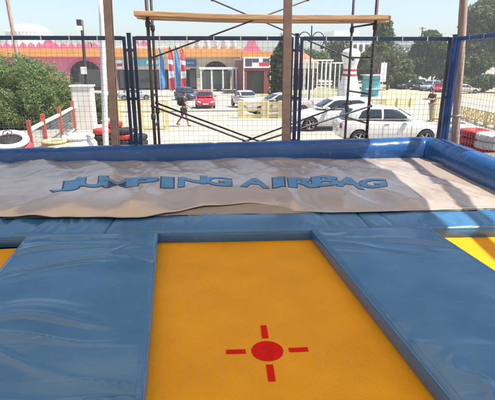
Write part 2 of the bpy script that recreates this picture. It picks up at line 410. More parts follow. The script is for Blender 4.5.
# ------------------------------------------------------------------ trampoline beds
ZB, ZP = 1.35, 1.465
def bed(x0, x1, label, mark):
    t = thing('trampoline', label, 'trampoline', ((x0+x1)/2, 1.6, ZB), 0, 'trampolines in a row')
    y0, y1 = -3.4, 2.75; nx, ny = 24, 80
    b = MB(); vs = []
    hw = (x1-x0)/2
    for j in range(ny+1):
        for i in range(nx+1):
            x = -hw+2*hw*i/nx; y = y0+(y1-y0)*j/ny
            sag = 0.022*(1-(x/hw)**2)*max(0, 1-((y+0.3)/3.1)**2)
            vs.append((x, y, -sag))
    fs = [(j*(nx+1)+i, j*(nx+1)+i+1, (j+1)*(nx+1)+i+1, (j+1)*(nx+1)+i) for j in range(ny) for i in range(nx)]
    b.add(vs, fs, True); b.build('bed', M['bed'], t)
    fr = MB()
    for sx in (-1, 1): fr.box(sx*(hw+0.03)-0.03, sx*(hw+0.03)+0.03, y0, y1, -0.09, -0.03)
    fr.build('steel_frame', M['navy'], t)
    if mark:
        mk = MB(); c = Vector((0.512-(x0+x1)/2, 2.40-1.6, 0))
        rot = Matrix.Rotation(-AL, 3, 'Z')
        def q(x, y):
            p = rot @ Vector((x, y, 0))+c
            p.z = -0.022*(1-(p.x/hw)**2)*max(0, 1-((p.y+0.3)/3.1)**2)+0.003; return p
        n = 48
        vs = [q(0, 0)]+[q(0.102*math.cos(2*PI*k/n), 0.102*math.sin(2*PI*k/n)) for k in range(n)]
        mk.add(vs, [(0, k+1, (k+1) % n+1) for k in range(n)])
        for k in range(4):
            a = PI/2*k; ca, sa = math.cos(a), math.sin(a)
            l0, l1, w = 0.138, 0.262, 0.0215
            if k % 2: l0, l1 = 0.135, 0.285
            vs = [q(ca*l-sa*s, sa*l+ca*s) for l, s in ((l0, -w), (l1, -w), (l1, w), (l0, w))]
            mk.add(vs, [(0, 1, 2, 3)])
        mk.build('target_mark', M['red_print'], t)
bed(-0.30, 1.42, 'yellow woven trampoline bed marked with a red circle and cross', True)
bed(-3.05, -1.38, 'yellow trampoline bed partly hidden beyond the left blue pad', False)
bed(2.48, 4.2, 'sunlit yellow trampoline bed beyond the right blue pad', False)

# ------------------------------------------------------------------ pads
def pad_mesh(L, W, T, seed, wr, ax='x', step=0.016, edge=0.013, crease=None):
    """padded mat: length L along x, width W along y, top at z = 0, soft edges, wrinkles"""
    nx = max(8, int(L/step)); ny = max(8, int(W/step)); b = MB(); vs = []
    def soft(d): return edge-math.sqrt(max(0, edge*edge-(edge-min(d, edge))**2))
    for j in range(ny+1):
        for i in range(nx+1):
            x = L*i/nx; y = W*j/ny
            dx, dy = min(x, L-x), min(y, W-y)
            z = -soft(dx)-soft(dy)
            m = min(1, dx/0.06)*min(1, dy/0.06)
            puff = 0.010*(1-(2*x/L-1)**2)*(1-(2*y/W-1)**2)
            q = (x*1.1, y*7.0) if ax == 'x' else (x*7.0, y*1.1)
            w1 = max(0, ridge(q[0]*0.9+seed*3.1+0.5*nz(x*2, y*2, seed), q[1]*0.62+1.3*nz(x*1.1, y*1.1, seed+5), seed)-0.60)
            w2 = nz(x*2.3+seed, y*2.3, seed+2)
            env = max(0.0, 0.32+nz(x*1.2, y*1.2, seed+9)*1.7)
            z += wr*m*(w1*env*2.0+0.30*w2)+puff
            if crease:
                for (cx, cw, cd) in crease:
                    z -= cd*math.exp(-((x-cx)/cw)**2)*m
            vs.append((x, y, z))
    fs = [(j*(nx+1)+i, j*(nx+1)+i+1, (j+1)*(nx+1)+i+1, (j+1)*(nx+1)+i) for j in range(ny) for i in range(nx)]
    # skirt
    rim = [i for i in range(nx+1)]+[j*(nx+1)+nx for j in range(1, ny+1)]+[ny*(nx+1)+i for i in range(nx-1, -1, -1)]+[j*(nx+1) for j in range(ny-1, 0, -1)]
    n0 = len(vs)
    lv = 4
    for k in range(1, lv+1):
        for q, idx in enumerate(rim):
            x, y, z = vs[idx]
            f = k/lv
            bulge = 0.010*math.sin(f*PI)*(1+0.6*nz(x*5, y*5, seed))
            ox = -bulge if x < 1e-6 else (bulge if x > L-1e-6 else 0); oy = -bulge if y < 1e-6 else (bulge if y > W-1e-6 else 0)
            vs.append((x+ox, y+oy, z+(-T-z)*f))
    m_ = len(rim); prev = rim
    for k in range(lv):
        cur = [n0+k*m_+q for q in range(m_)]
        fs += [(prev[q], cur[q], cur[(q+1) % m_], prev[(q+1) % m_]) for q in range(m_)]
        prev = cur
    b.add(vs, fs, True)
    return b
def seams(o, vs, nn):
    nx, ny = nn
    for i in (2, nx-2):
        b = MB(); b.tube([Vector(vs[j*(nx+1)+i])+Vector((0, 0, 0.0005)) for j in range(2, ny-1)], 0.0022, 5); b.build('seam', M['bead'], o)
def nx_ny(L, W, step): return max(8, int(L/step)), max(8, int(W/step))
def piping(o, L, vs, nn):
    """welded edge bead round the top of a pad"""
    nx, ny = nn
    rim = [i for i in range(nx+1)]+[j*(nx+1)+nx for j in range(1, ny+1)]+[ny*(nx+1)+i for i in range(nx-1, -1, -1)]+[j*(nx+1) for j in range(ny-1, -1, -1)]
    b = MB(); b.tube([Vector(vs[i])+Vector((0, 0, -0.004)) for i in rim], 0.0055, 6); b.build('edge_bead', M['bead'], o)
def long_pad(x0, x1, ytop0, ytop1, label, seed, wr):
    """pad between two beds; runs from behind the camera to the cross pads, its far end cut along the arena's line"""
    L = x1-x0; Wd = 6.6
    b = pad_mesh(L, Wd, 0.125, seed, wr, 'x', 0.019)
    vs = []
    for (x, y, z) in b.v:
        ye = ytop0+(ytop1-ytop0)*x/L          # far end is skewed
        f = max(0, (y-(Wd-1.2))/1.2)
        vs.append((x, y-Wd+ytop0+(ye-ytop0)*f, z))
    b.v = vs
    o = b.build('safety_pad', M['pad']); o.data.set_sharp_from_angle(angle=R(42)); piping(o, L, b.v, nx_ny(L, Wd, 0.019)); seams(o, b.v, nx_ny(L, Wd, 0.019))
    o.location = (x0, 0, ZP+0.012)
    return tag(o, label, 'safety pad', 'long blue pads between the trampolines')
long_pad(-1.47, -0.225, 4.38, 4.255, 'long wrinkled blue pad left of the bed with the red target', 3, 0.040)
long_pad(1.315, 2.51, 4.085, 3.965, 'long greyish blue pad right of the bed with the red target', 8, 0.032)
def cross_pad(u0, u1, label, seed, z, v0=0.0, v1=0.60, crease=None):
    b = pad_mesh(u1-u0, v1-v0, 0.12, seed, 0.024, 'y', 0.015, crease=crease)
    o = b.build('safety_pad', M['pad']); o.data.set_sharp_from_angle(angle=R(42)); piping(o, u1-u0, b.v, nx_ny(u1-u0, v1-v0, 0.015))
    p = A(u0, v0, z); o.location = p; o.rotation_euler = (0, 0, -AL)
    return tag(o, label, 'safety pad', 'blue cross pads along the airbag edge')
cross_pad(-6.0, -2.106, 'blue cross pad at the far end of the left bed, under the sheet hem', 11, ZP-0.006)
cross_pad(-2.095, 0.56, 'middle blue cross pad at the far end of the marked bed', 12, ZP+0.004, crease=[(2.25, 0.02, 0.006)])
cross_pad(0.572, 4.2, 'half sunlit blue cross pad at the far end of the right bed', 13, ZP, v0=-0.012, v1=0.585, crease=[(0.25, 0.02, 0.006)])

# ------------------------------------------------------------------ airbag sheet
def lerp_tab(tab, x):
    if x <= tab[0][0]: return tab[0][1]
    for (a, va), (b_, vb) in zip(tab, tab[1:]):
        if x <= b_:
            t = (x-a)/(b_-a); t = t*t*(3-2*t); return va+(vb-va)*t
    return tab[-1][1]
HEM = [(-7, .40), (-3.6, .45), (-2.4, .42), (-1.85, .35), (-1.5, .50), (-1.1, .70), (-0.6, .80), (-0.35, .74), (-0.1, .50), (0.3, .44), (2.5, .50)]
LIFT = [(-7, .02), (-3.2, .03), (-2.95, .05), (-2.7, .02), (-1.75, .025), (-1.2, .035), (-0.6, .025), (-0.2, .004), (0.1, .0), (2.5, .0)]
VB = 3.30
def sheet_z(u, v):
    ve = lerp_tab(HEM, u); d = v-ve
    # front roll of the bag, then a long billowing top that sinks to the rear tube
    rise = 1-math.exp(-max(0, d)/(0.22+0.28*max(0, min(1, (u+0.6)/0.8))))
    tx = 1-0.58*math.exp(-((v-1.42)/0.45)**4)/(1+math.exp(-(u+3.6)*6))/(1+math.exp((u-1.6)*6))
    crown = lerp_tab([(-7, .12), (-1.5, .125), (0.5, .125), (1.6, .09), (2.5, .03)], u)
    z = ZP+0.012+lerp_tab(LIFT, u)*math.exp(-max(0, d)/0.25)+crown*rise
    back = max(0.0, min(1, (VB-v)/0.5)); fr = min(1, max(0, d)/0.25)
    # broad soft billows, then long taut folds that run from the rear tube to the front edge
    z += tx*0.030*math.sin((u+0.30*v+0.25*math.sin(v*2.1))*2*PI/0.80)*fr*back*(0.6+0.9*nz(u*0.7, v*0.8, 3))
    z += 0.035*nz(u*0.9, v*1.2, 1.7)*fr
    q1 = u*1.5+v*0.55+0.35*nz(u*0.9, v*0.9, 4); w1 = max(0, ridge(q1, v*0.55+3, 2.2)-0.45)
    z += tx*0.060*w1*w1*(0.5+1.6*max(0, nz(u*0.6, v*0.5, 12)+0.35))*fr*back
    q2 = u*1.1-v*1.3+0.3*nz(u, v, 14); w2 = max(0, ridge(q2, u*0.3+v*0.5, 6.1)-0.6)
    z += tx*0.045*w2*(0.3+max(0, nz(u*0.8, v*0.8, 22)+0.3))*fr*back
    q3 = u*3.1+v*0.9+0.6*nz(u*1.3, v*1.1, 24); w3 = max(0, ridge(q3, v*0.8+7, 9.1)-0.5)
    z += tx*0.050*w3*w3*(0.4+1.4*max(0, nz(u*0.9, v*0.7, 32)+0.3))*fr*back+tx*0.010*nz(u*5.2+v*1.6, v*1.3-u*0.6, 41)*fr
    z += 0.036*math.exp(-max(0, d)/0.35)*fr*nz(u*2.6, v*0.8, 20)
    z -= 0.045*max(0, min(1, (v-1.0)/1.9))+0.05*max(0, (v-2.8)/0.5)
    return max(z, ZP+0.026)
def build_sheet():
    u0, u1 = -6.8, 2.62; nu, nv = 400, 130
    b = MB(); vs = []
    for j in range(nv+1):
        for i in range(nu+1):
            u = u0+(u1-u0)*i/nu; ve = lerp_tab(HEM, u)+0.012*nz(u*4, 0, 33)
            v = ve+(VB-ve)*(j/nv)
            vs.append((u, v, sheet_z(u, v)))
    fs = [(j*(nu+1)+i, j*(nu+1)+i+1, (j+1)*(nu+1)+i+1, (j+1)*(nu+1)+i) for j in range(nv) for i in range(nu)]
    b.add(vs, fs, True)
    # turned hem
    n0 = len(b.v)
    hem = [(vs[i][0], vs[i][1]+0.004, max(ZP+0.012, vs[i][2]-0.007)) for i in range(nu+1)]
    b.add(hem, [], True)
    b.f += [(i+1, i, n0+i, n0+i+1) for i in range(nu)]; b.sm += [True]*nu
    o = b.build('airbag_sheet', M['sheet'])
    o.location = A(0, 0, 0); o.rotation_euler = (0, 0, -AL)
    tag(o, 'crumpled silver grey airbag sheet printed with blue lettering', 'airbag')
    return o
sheet = build_sheet()
def letters(name, m, fat, lift, parent):
    bm_all = bmesh.new()
    word = 'JUMPING AIRBAG'; u = -3.08; adv = [0.320]*14; adv[7] = 0.17
    for k in range(8, 14): adv[k] = 0.312
    tops = [0.02, 0.03, 0, 0.015, 0.0, 0.02, 0, 0, 0.0, 0.02, 0.0, 0.02, 0.0, 0.06]
    for k, ch in enumerate(word):
        a = adv[k]
        if ch != ' ':
            cu = bpy.data.curves.new('t', 'FONT'); cu.body = ch; cu.size = 1.0; cu.resolution_u = 4
            to = bpy.data.objects.new('t', cu); C.objects.link(to)
            me = evaluated(to); xs_ = [v.co.x for v in me.vertices]; x0_, x1_ = min(xs_), max(xs_); bpy.data.meshes.remove(me)
            cu.offset = fat*(0.0 if ch == 'M' and fat < 0.05 else 0.35 if ch == 'M' else 0.6 if ch in 'NA' else (0.8 if ch in 'BGR' else 1.0)); bpy.context.view_layer.update()
            me = evaluated(to); bpy.data.objects.remove(to); bpy.data.curves.remove(cu)
            bm = bmesh.new(); bm.from_mesh(me); bpy.data.meshes.remove(me)
            wd = a*(0.74 if ch == 'J' else 0.24 if ch == 'I' else 1.04); sx = wd/(x1_-x0_)
            hs = 0.66 if k not in (0, 13) else 0.58
            for v in bm.verts:
                x = (v.co.x-x0_)*sx+(a-wd)/2; y = v.co.y*hs
                yy = y*(0.96+0.05*math.sin(k*1.7))+tops[k]+0.03*math.sin((u+x)*4.4)+0.05*(k%2-0.5)*(x/a-0.5)
                pu = A(u+x, 1.45); kk = (pu.x*U2[0]+pu.y*U2[1])/(pu.x*V2[0]+pu.y*V2[1])
                x += 0.8*kk*(yy-0.25)
                v.co = Vector((u+x, 1.19+yy-0.02*(k/13.0), 0))
            me2 = bpy.data.meshes.new('t'); bm.to_mesh(me2); bm.free(); bm_all.from_mesh(me2); bpy.data.meshes.remove(me2)
        u += adv[k]
    gu = -3.8
    while gu < 1.9:
        bmesh.ops.bisect_plane(bm_all, geom=bm_all.verts[:]+bm_all.edges[:]+bm_all.faces[:], plane_co=(gu, 0, 0), plane_no=(1, 0, 0)); gu += 0.0236
    gv = 0.9
    while gv < 2.2:
        bmesh.ops.bisect_plane(bm_all, geom=bm_all.verts[:]+bm_all.edges[:]+bm_all.faces[:], plane_co=(0, gv, 0), plane_no=(0, 1, 0)); gv += 0.0215
    for v in bm_all.verts: v.co.z = sheet_z(v.co.x, v.co.y)+lift
    for f in bm_all.faces:
        f.smooth = True
        if f.normal.z < 0: f.normal_flip()
    me = bpy.data.meshes.new(name); bm_all.to_mesh(me); bm_all.free(); me.materials.append(m)
    return link(bpy.data.objects.new(name, me), parent)
letters('lettering', M['letter'], 0.046, 0.0045, sheet)
letters('lettering_outline', M['letter_edge'], 0.070, 0.0025, sheet)
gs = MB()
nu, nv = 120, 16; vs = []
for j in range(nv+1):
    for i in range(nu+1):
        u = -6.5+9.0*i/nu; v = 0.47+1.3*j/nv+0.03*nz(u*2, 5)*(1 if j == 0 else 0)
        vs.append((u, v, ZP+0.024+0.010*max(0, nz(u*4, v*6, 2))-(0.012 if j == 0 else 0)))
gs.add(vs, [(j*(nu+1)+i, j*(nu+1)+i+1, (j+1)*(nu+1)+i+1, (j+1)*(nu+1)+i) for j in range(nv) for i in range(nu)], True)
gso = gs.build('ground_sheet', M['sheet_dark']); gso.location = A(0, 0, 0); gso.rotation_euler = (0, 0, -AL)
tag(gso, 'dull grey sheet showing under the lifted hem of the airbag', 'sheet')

# inflated border
def border():
    t = thing('inflatable_border', 'blue inflated tube wall round the back and right of the airbag', 'inflatable wall', A(2.7, 3.45, 1.15), -AL)
    ou, ov = 2.7, 3.45
    def tube(name, path, closed_end=True):
        b = MB(); pts = [Vector(p) for p in path]
        # resample
        P = []; 
        for a, c in zip(pts, pts[1:]):
            n = max(1, int((c-a).length/0.05)); P += [a.lerp(c, k/n) for k in range(n)]
        P.append(pts[-1])
        vs = []; n = 40; s = 0.0
        for i, p in enumerate(P):
            d = (P[min(i+1, len(P)-1)]-P[max(i-1, 0)]).normalized(); x = Vector((d.y, -d.x, 0))
            if i: s += (p-P[i-1]).length
            seam = 1-0.055*math.exp(-((s % 1.30-0.65)/0.035)**2)
            for k in range(n):
                a = 2*PI*k/n
                w = 1+0.03*nz(s*1.6, math.cos(a)*1.2, math.sin(a)*1.2+3)+0.012*nz(s*7, math.cos(a)*3, math.sin(a)*3)
                ca, sa = math.cos(a), math.sin(a)
                e = 0.85
                rx = 0.225*math.copysign(abs(ca)**e, ca)*seam*w; rz = 0.235*math.copysign(abs(sa)**e, sa)*seam*w
                vs.append(p+x*rx+Vector((0, 0, rz)))
        m_ = len(P)
        fs = [(i*n+k, i*n+(k+1) % n, (i+1)*n+(k+1) % n, (i+1)*n+k) for i in range(m_-1) for k in range(n)]
        fs += [tuple(range(n-1, -1, -1)), tuple((m_-1)*n+k for k in range(n))]
        b.add(vs, fs, True); o = b.build(name, M['tube'], t, fix=True); return o
    zc = 1.585-1.15
    tube('rear_tube', [(-9.6, -0.42, zc-0.13), (-7.2, -0.26, zc-0.095), (-3.5, -0.10, zc-0.05), (-0.62, 0.0, zc-0.02), (-0.30, -0.01, zc-0.01), (-0.05, -0.08, zc), (0.06, -0.24, zc)])
    tube('side_tube', [(0.055, -0.18, zc), (0.075, -0.5, zc), (0.06, -3.4, zc), (0.05, -4.4, zc)])
border()

# ------------------------------------------------------------------ fence
VF = 4.85; ZF0, ZF1 = 1.15, 3.52
def fence_panel(p, q, label, steel):
    p, q = Vector((p.x, p.y, 0)), Vector((q.x, q.y, 0)); d = q-p; L = d.length; rz = math.atan2(d.y, d.x)
    t = thing('mesh_fence', label, 'fence', (p.x, p.y, ZF0), rz, 'mesh fence panels')
    H = ZF1-ZF0; b = MB()
    w = 0.058
    b.bar((0.03, 0, 0), (0.03, 0, H), w); b.bar((L-0.03, 0, 0), (L-0.03, 0, H), w)
    b.bar((0.06, 0, H-0.03), (L-0.06, 0, H-0.03), w, 0.075); b.bar((0.06, 0, 0.05), (L-0.06, 0, 0.05), w)
    bevel(b.build('frame', steel, t), 0.006)
    wv = MB(); n = int(L/0.098); m_ = int(H/0.098); r = 0.0038
    for i in range(1, n):
        x = L*i/n; wv.box(x-r/2, x+r/2, -r/2, r/2, 0.08, H-0.068)
    for j in range(1, m_):
        z = H*j/m_; wv.box(0.06, L-0.06, r/2, r*1.5, z-r/2, z+r/2)
    wv.build('wire_mesh', M['wire'], t)
    for k in range(1, 6):
        cl = MB(); cl.box(L*k/6-0.012, L*k/6+0.012, -0.036, 0.036, H-0.072, H+0.012); cl.build('clip', M['grey_mesh'], t)
    return t
def fence_post(p, label, steel, w=0.07, top=0.05):
    t = thing('fence_post', label, 'fence post', (p.x, p.y, ZF0), -AL, 'fence posts')
    b = MB(); b.box(-w/2, w/2, -w/2, w/2, 0, ZF1-ZF0+top); bevel(b.build('shaft', steel, t), 0.006)
    c = MB(); c.box(-w/2-.006, w/2+.006, -w/2-.006, w/2+.006, ZF1-ZF0+top, ZF1-ZF0+top+.012); c.build('cap', steel, t)
    h = MB()
    for z in (0.35, 1.2, 2.1): h.box(-w/2-0.05, w/2+0.05, -0.03, 0.03, z, z+0.05)
    h.build('hinge', steel, t)
    return t
# joints found along the fence line
def fence_u(px): 
    # intersect the view ray through px at the rail's height with the fence line
    for k in range(400):
        u = -4.5+k*0.025; p = A(u, VF, 3.5)
        v = p-Vector((0, 0, EYE)); zc = sum(v[i]*FW[i] for i in range(3)); x = 247.5+F*sum(v[i]*RT[i] for i in range(3))/zc
        if x >= px: return u
U1, UM, UC = fence_u(128), fence_u(296), fence_u(454)
print('fence joints', U1, UM, UC)
fence_panel(A(U1-3.15, VF), A(U1-0.065, VF), 'navy mesh fence panel in front of the big green shrub', M['navy'])
fence_panel(A(U1+0.065, VF), A(UM-0.065, VF), 'navy mesh fence panel in front of the red car and flags', M['navy'])
fence_panel(A(UM+0.065, VF), A(UC-0.065, VF), 'navy mesh fence panel in front of the two nearest white cars', M['navy'])
fence_panel(A(UC+0.02, VF-0.10), A(UC+0.02-0.05, VF-3.0), 'side fence panel with blue frame in front of the red and white tyres', M['blue_steel'])
fence_post(A(U1, VF), 'navy fence post near the brown and white columns', M['navy'])
fence_post(A(UM, VF), 'navy fence post just right of the central brown column', M['navy'])
fence_post(A(UC, VF), 'bright blue corner fence post by the leaning timber pole', M['blue_steel'], 0.075, 0.04)
fence_post(A(UC-3.2-0.0, VF) if False else A(U1-3.22, VF), 'navy fence post at the far left end of the fence', M['navy'])

# canopy columns
def steel_column(px, v, label, w=0.14, lean=0.0):
    # H-section column standing at the arena's back edge
    for k in range(600):
        u = -5+k*0.02; p = A(u, v, 2.5); q = p-Vector((0, 0, EYE)); zc = sum(q[i]*FW[i] for i in range(3))
        if 247.5+F*sum(q[i]*RT[i] for i in range(3))/zc >= px: break
    t = thing('canopy_column', label, 'column', (p.x, p.y, 1.15), -AL-R(4), 'brown steel canopy columns'); t.rotation_euler.y = lean
    b = MB(); h = 4.3
    b.box(-w/2, w/2, -w/2, -w/2+0.016, 0, h); b.box(-w/2, w/2, w/2-0.016, w/2, 0, h); b.box(-0.006, 0.006, -w/2+0.016, w/2-0.016, 0, h)
    bevel(b.build('shaft', M['brown_steel'], t), 0.003)
    bp = MB(); bp.box(-w*.8, w*.8, -w*.8, w*.8, 0.0, 0.02)
    for sx in (-1, 1):
        for sy in (-1, 1): bp.lathe([(0.018, 0.02), (0.018, 0.045)], 6, Matrix.Translation((sx*w*.66, sy*w*.66, 0)))
    bp.build('base_plate', M['brown_steel'], t)
    return t
steel_column(286.5, 4.25, 'brown steel column in the middle, beside the fence joint', 0.145, R(-0.6))
steel_column(110, 4.25, 'brown steel column on the left, beside the white post', 0.125, R(1.8))

# canopy above the trampolines: out of frame, but its shade and its sunlit edge are in the photo
cn = thing('canopy_roof', 'tan membrane canopy over the trampolines that shades them', 'canopy', A(0, 0, 5.35), -AL)
def roof_edge(v): return 3.52+0.012*(v+0.3)
mb = MB(); nv_ = 30; nu_ = 24; vs = []
for j in range(nv_+1):
    v = -11+14.0*j/nv_
    for i in range(nu_+1):
        u = -9+(roof_edge(v)+9)*i/nu_
        vs.append((u, v, 0.10*math.sin(i*PI/4)**2+0.02))
mb.add(vs, [(j*(nu_+1)+i, j*(nu_+1)+i+1, (j+1)*(nu_+1)+i+1, (j+1)*(nu_+1)+i) for j in range(nv_) for i in range(nu_)], True)
mem = mb.build('membrane', M['membrane'], cn)
mm = M['membrane']; nt = mm.node_tree; tr = nt.nodes.new('ShaderNodeBsdfTranslucent'); tr.inputs['Color'].default_value = (0.82, 0.73, 0.60, 1)
mixs = nt.nodes.new('ShaderNodeMixShader'); mixs.inputs[0].default_value = 0.36
nt.links.new(nt.nodes['Principled BSDF'].outputs[0], mixs.inputs[1]); nt.links.new(tr.outputs[0], mixs.inputs[2]); nt.links.new(mixs.outputs[0], nt.nodes['Material Output'].inputs['Surface'])
for (ua, ub, w) in ((2.61, 4.56, 0.15), (3.7, 5.5, 0.10)):
    bb = MB(); bb.bar((ua, -11, -0.02), (ub, 4.6, -0.02), w, 0.08); bb.build('edge_beam', M['brown_steel'], cn)
for v in (-10.8, -3, 4.3):
    bb = MB(); bb.bar((-9, v, -0.12), (6.2, v, -0.12), 0.14, 0.16); bb.build('cross_beam', M['brown_steel'], cn)

# ------------------------------------------------------------------ scaffold tower behind the fence
def scaffold():
    yf, yb = 9.75, 10.9
    lf, lb = (ony(150, 60, yf).x, ony(154.5, 60, yb).x)
    rf, rb = (ony(372.5, 60, yf).x, ony(350, 60, yb).x)
    base = Vector((lf, yf, 0))
    t = thing('scaffold_tower', 'rusty tubular scaffold tower with ladder frames behind the fence', 'scaffold', base)
    top = 5.9
    for (xa, xb_) in ((lf, lb), (rf, rb)):
        b = MB(); a0 = Vector((xa, yf, 0))-base; b0 = Vector((xb_, yb, 0))-base
        r = 0.034
        b.tube([a0+Vector((0, 0, 0.05)), a0+Vector((0, 0, top))], r, 12); b.tube([b0+Vector((0, 0, 0.05)), b0+Vector((0, 0, top))], r*0.9, 12)
        for z in (0.35, 1.15, 1.72, 2.37, 3.15, 3.84, 4.7):
            b.tube([a0+Vector((0, 0, z)), b0+Vector((0, 0, z))], 0.021, 10)
        # couplers
        for z in (1.9, 3.72):
            for q in (a0, b0): b.lathe([(0.045, z), (0.05, z+0.02), (0.05, z+0.10), (0.045, z+0.12)], 12, Matrix.Translation(q))
        b.build('ladder_frame', M['scaf'], t)
        f = MB()
        for q in (a0, b0): f.lathe([(0.08, 0), (0.08, 0.012), (0.03, 0.02), (0.025, 0.06)], 12, Matrix.Translation(q))
        f.build('foot_plate', M['scaf'], t)
    mid = lambda px, py, y: ony(px, py, y)-base
    def brace(pa, pb, y, r, m_, ext=(0, 0)):
        a, c = mid(*pa, y), mid(*pb, y); b = MB(); d = c-a
        b.tube([a-d*ext[0], c+d*ext[1]], r, 8)
        for q in (a, c): b.lathe([(0.03, -.02), (0.03, .02)], 8, Matrix.Translation(q) @ Matrix.Rotation(PI/2, 4, 'X'))
        b.build('brace', m_, t)
    brace((152, 106), (243, 140), yf+0.05, 0.021, M['scaf'], (0, 1.0)); brace((156, 103), (250, 138), yb-0.05, 0.021, M['scaf'], (0, 1.05))
    brace((371, 106), (312, 125), yf-0.05, 0.021, M['scaf'], (0, 2.1)); brace((351, 102), (300, 121), yb+0.05, 0.021, M['scaf'], (0, 2.0))
    brace((152, 58), (308, 0), yf+0.06, 0.016, M['scaf_thin'], (0, 0.3)); brace((353, 59.5), (212, 0), yb+0.06, 0.018, M['scaf_thin'], (0, 0.3))
    # deck boards
    pz = ony(260, 17, 9.9).z
    for k, (dx0, dx1, dy, dz) in enumerate(((134.5, 386, 9.62, 0.0), (140, 388.5, 9.90, 0.012), (137, 384, 10.18, 0.0), (142, 387, 10.46, 0.006))):
        x0, x1 = ony(dx0, 17, dy).x, ony(dx1, 17, dy).x
        b = MB(); n = 24; vs = []; fs = []
        for i in range(n+1):
            f = i/n; x = (x1-x0)*f; s = -0.035*math.sin(f*PI)+0.008*nz(f*5, k)
            for (yy, zz) in ((-0.125, -0.045), (0.125, -0.045), (0.125, 0.045), (-0.125, 0.045)): vs.append((x, yy+0.006*nz(f*6, k, 4), zz+s))
        fs = [(i*4+j, i*4+(j+1) % 4, i*4+4+(j+1) % 4, i*4+4+j) for i in range(n) for j in range(4)]+[(3, 2, 1, 0), (n*4, n*4+1, n*4+2, n*4+3)]
        b.add(vs, fs); o = b.build('scaffold_plank', M['plank'], fix=True); bevel(o, 0.006); o.location = (x0, dy, pz+dz)
        tag(o, ['nearest long timber plank laid across the scaffold tower', 'second timber plank from the fence on the scaffold deck',
                'third timber plank from the fence on the scaffold deck', 'rearmost timber plank on the scaffold deck'][k], 'plank', 'scaffold deck planks')
scaffold()

# poles
def pole(name, a, b_, r0, r1, m_, label, cat, extra=None, n=14):
    a, b_ = Vector(a), Vector(b_)
    t = thing(name, label, cat, a)
    q = MB(); d = b_-a; k = 8
    q.tube([d*(i/k)+Vector((0.01*nz(i, 1, a.x), 0, 0)) for i in range(k+1)], [r0+(r1-r0)*i/k for i in range(k+1)], n)
    q.build('shaft', m_, t)
    if extra: extra(t, d)
    return t
pa, pb = ony(455.0, 140, 9.25), ony(464, 0, 9.25); dd = (pb-pa)
def collar(t, d):
    for f in (0.30, 0.55):
        b = MB(); c = d*f; b.tube([c-d.normalized()*0.02, c+d.normalized()*0.02], 0.095, 14); b.build('steel_band', M['grey_mesh'], t)
p0 = pa-dd*(pa.z/dd.z)
pole('timber_pole', p0, p0+dd*2.2, 0.092, 0.078, M['pole_wood'], 'leaning weathered timber pole behind the blue corner post', 'pole', collar)
a = ony(105, 118, 14.0); top_ = ony(101.5, 0, 14.0); dd = top_-a; a0 = a-dd*(a.z/dd.z)
def base_ring(t, d):
    b = MB(); b.lathe([(0.2, 0), (0.2, 0.03), (0.12, 0.05)], 14); b.build('base_plate', M['white_paint'], t)
pole('white_post', a0, a0+dd*1.5, 0.085, 0.08, M['white_paint'], 'tall white post just left of the brown column', 'pole', base_ring)
def crossarm(t, d):
    b = MB(); c = d*0.97; b.bar(c+Vector((-0.8, 0, 0)), c+Vector((0.8, 0, 0)), 0.09); b.build('crossarm', M['pole_wood'], t)
    for x in (-0.7, -0.25, 0.25, 0.7):
        i_ = MB(); i_.lathe([(0.03, 0.04), (0.06, 0.08), (0.04, 0.2), (0.06, 0.22), (0.02, 0.28)], 8, Matrix.Translation(c+Vector((x, 0, 0)))); i_.build('insulator', M['dull_white'], t)
p = ony(18.5, 60, 34); pole('utility_pole', (p.x+0.1, 34, gz(34)), (p.x-0.25, 34, 9.4), 0.14, 0.11, M['pole_wood'], 'tall tan utility pole rising out of the big green shrub', 'utility pole', crossarm)
p = ony(-1.5, 60, 34); pole('utility_pole', (p.x+0.1, 34, gz(34)), (p.x-0.1, 34, 6.2), 0.14, 0.11, M['brown_steel'], 'short brown pole at the left edge beyond the shrub', 'utility pole', None)
def cctv(t, d):
    b = MB(); b.box(-0.13, 0.13, -0.1, 0.1, d.z-0.3, d.z+0.02); bevel(b.build('camera_box', M['scaf'], t), 0.02)
    b = MB(); b.box(-0.16, 0.16, -0.14, -0.08, d.z-0.55, d.z-0.32); b.build('white_box', M['white_paint'], t)
    b = MB(); b.box(-0.16, 0.16, -0.14, -0.09, d.z-2.9, d.z-2.5); b.build('notice', M['white_paint'], t)
p = ony(83, 60, 28); pole('camera_pole', (p.x, 28, gz(28)), (ony(81.5, 20, 28).x, 28, ony(81.5, 20, 28).z), 0.10, 0.085, M['scaf'], 'slim grey brown pole with white boxes in front of the pink arch', 'pole', cctv)
p = ony(422.5, 30, 92); pole('utility_pole', (p.x, 92, -1.9), (p.x, 92, ony(422, 27, 92).z), 0.2, 0.14, M['scaf'], 'distant dark utility pole with a crossarm above the right trees', 'utility pole', crossarm)
def signface(t, d):
    b = MB(); b.box(-0.42, 0.42, -0.09, -0.06, d.z-2.6, d.z-0.1); b.build('sign_plate', M['sign_white'], t)
p = ony(383.5, 70, 60); pole('road_sign', (p.x, 60, -1.9), (p.x, 60, ony(383, 62, 60).z), 0.06, 0.06, M['white_paint'], 'narrow white sign on a post beside the teal kiosk', 'sign', signface)

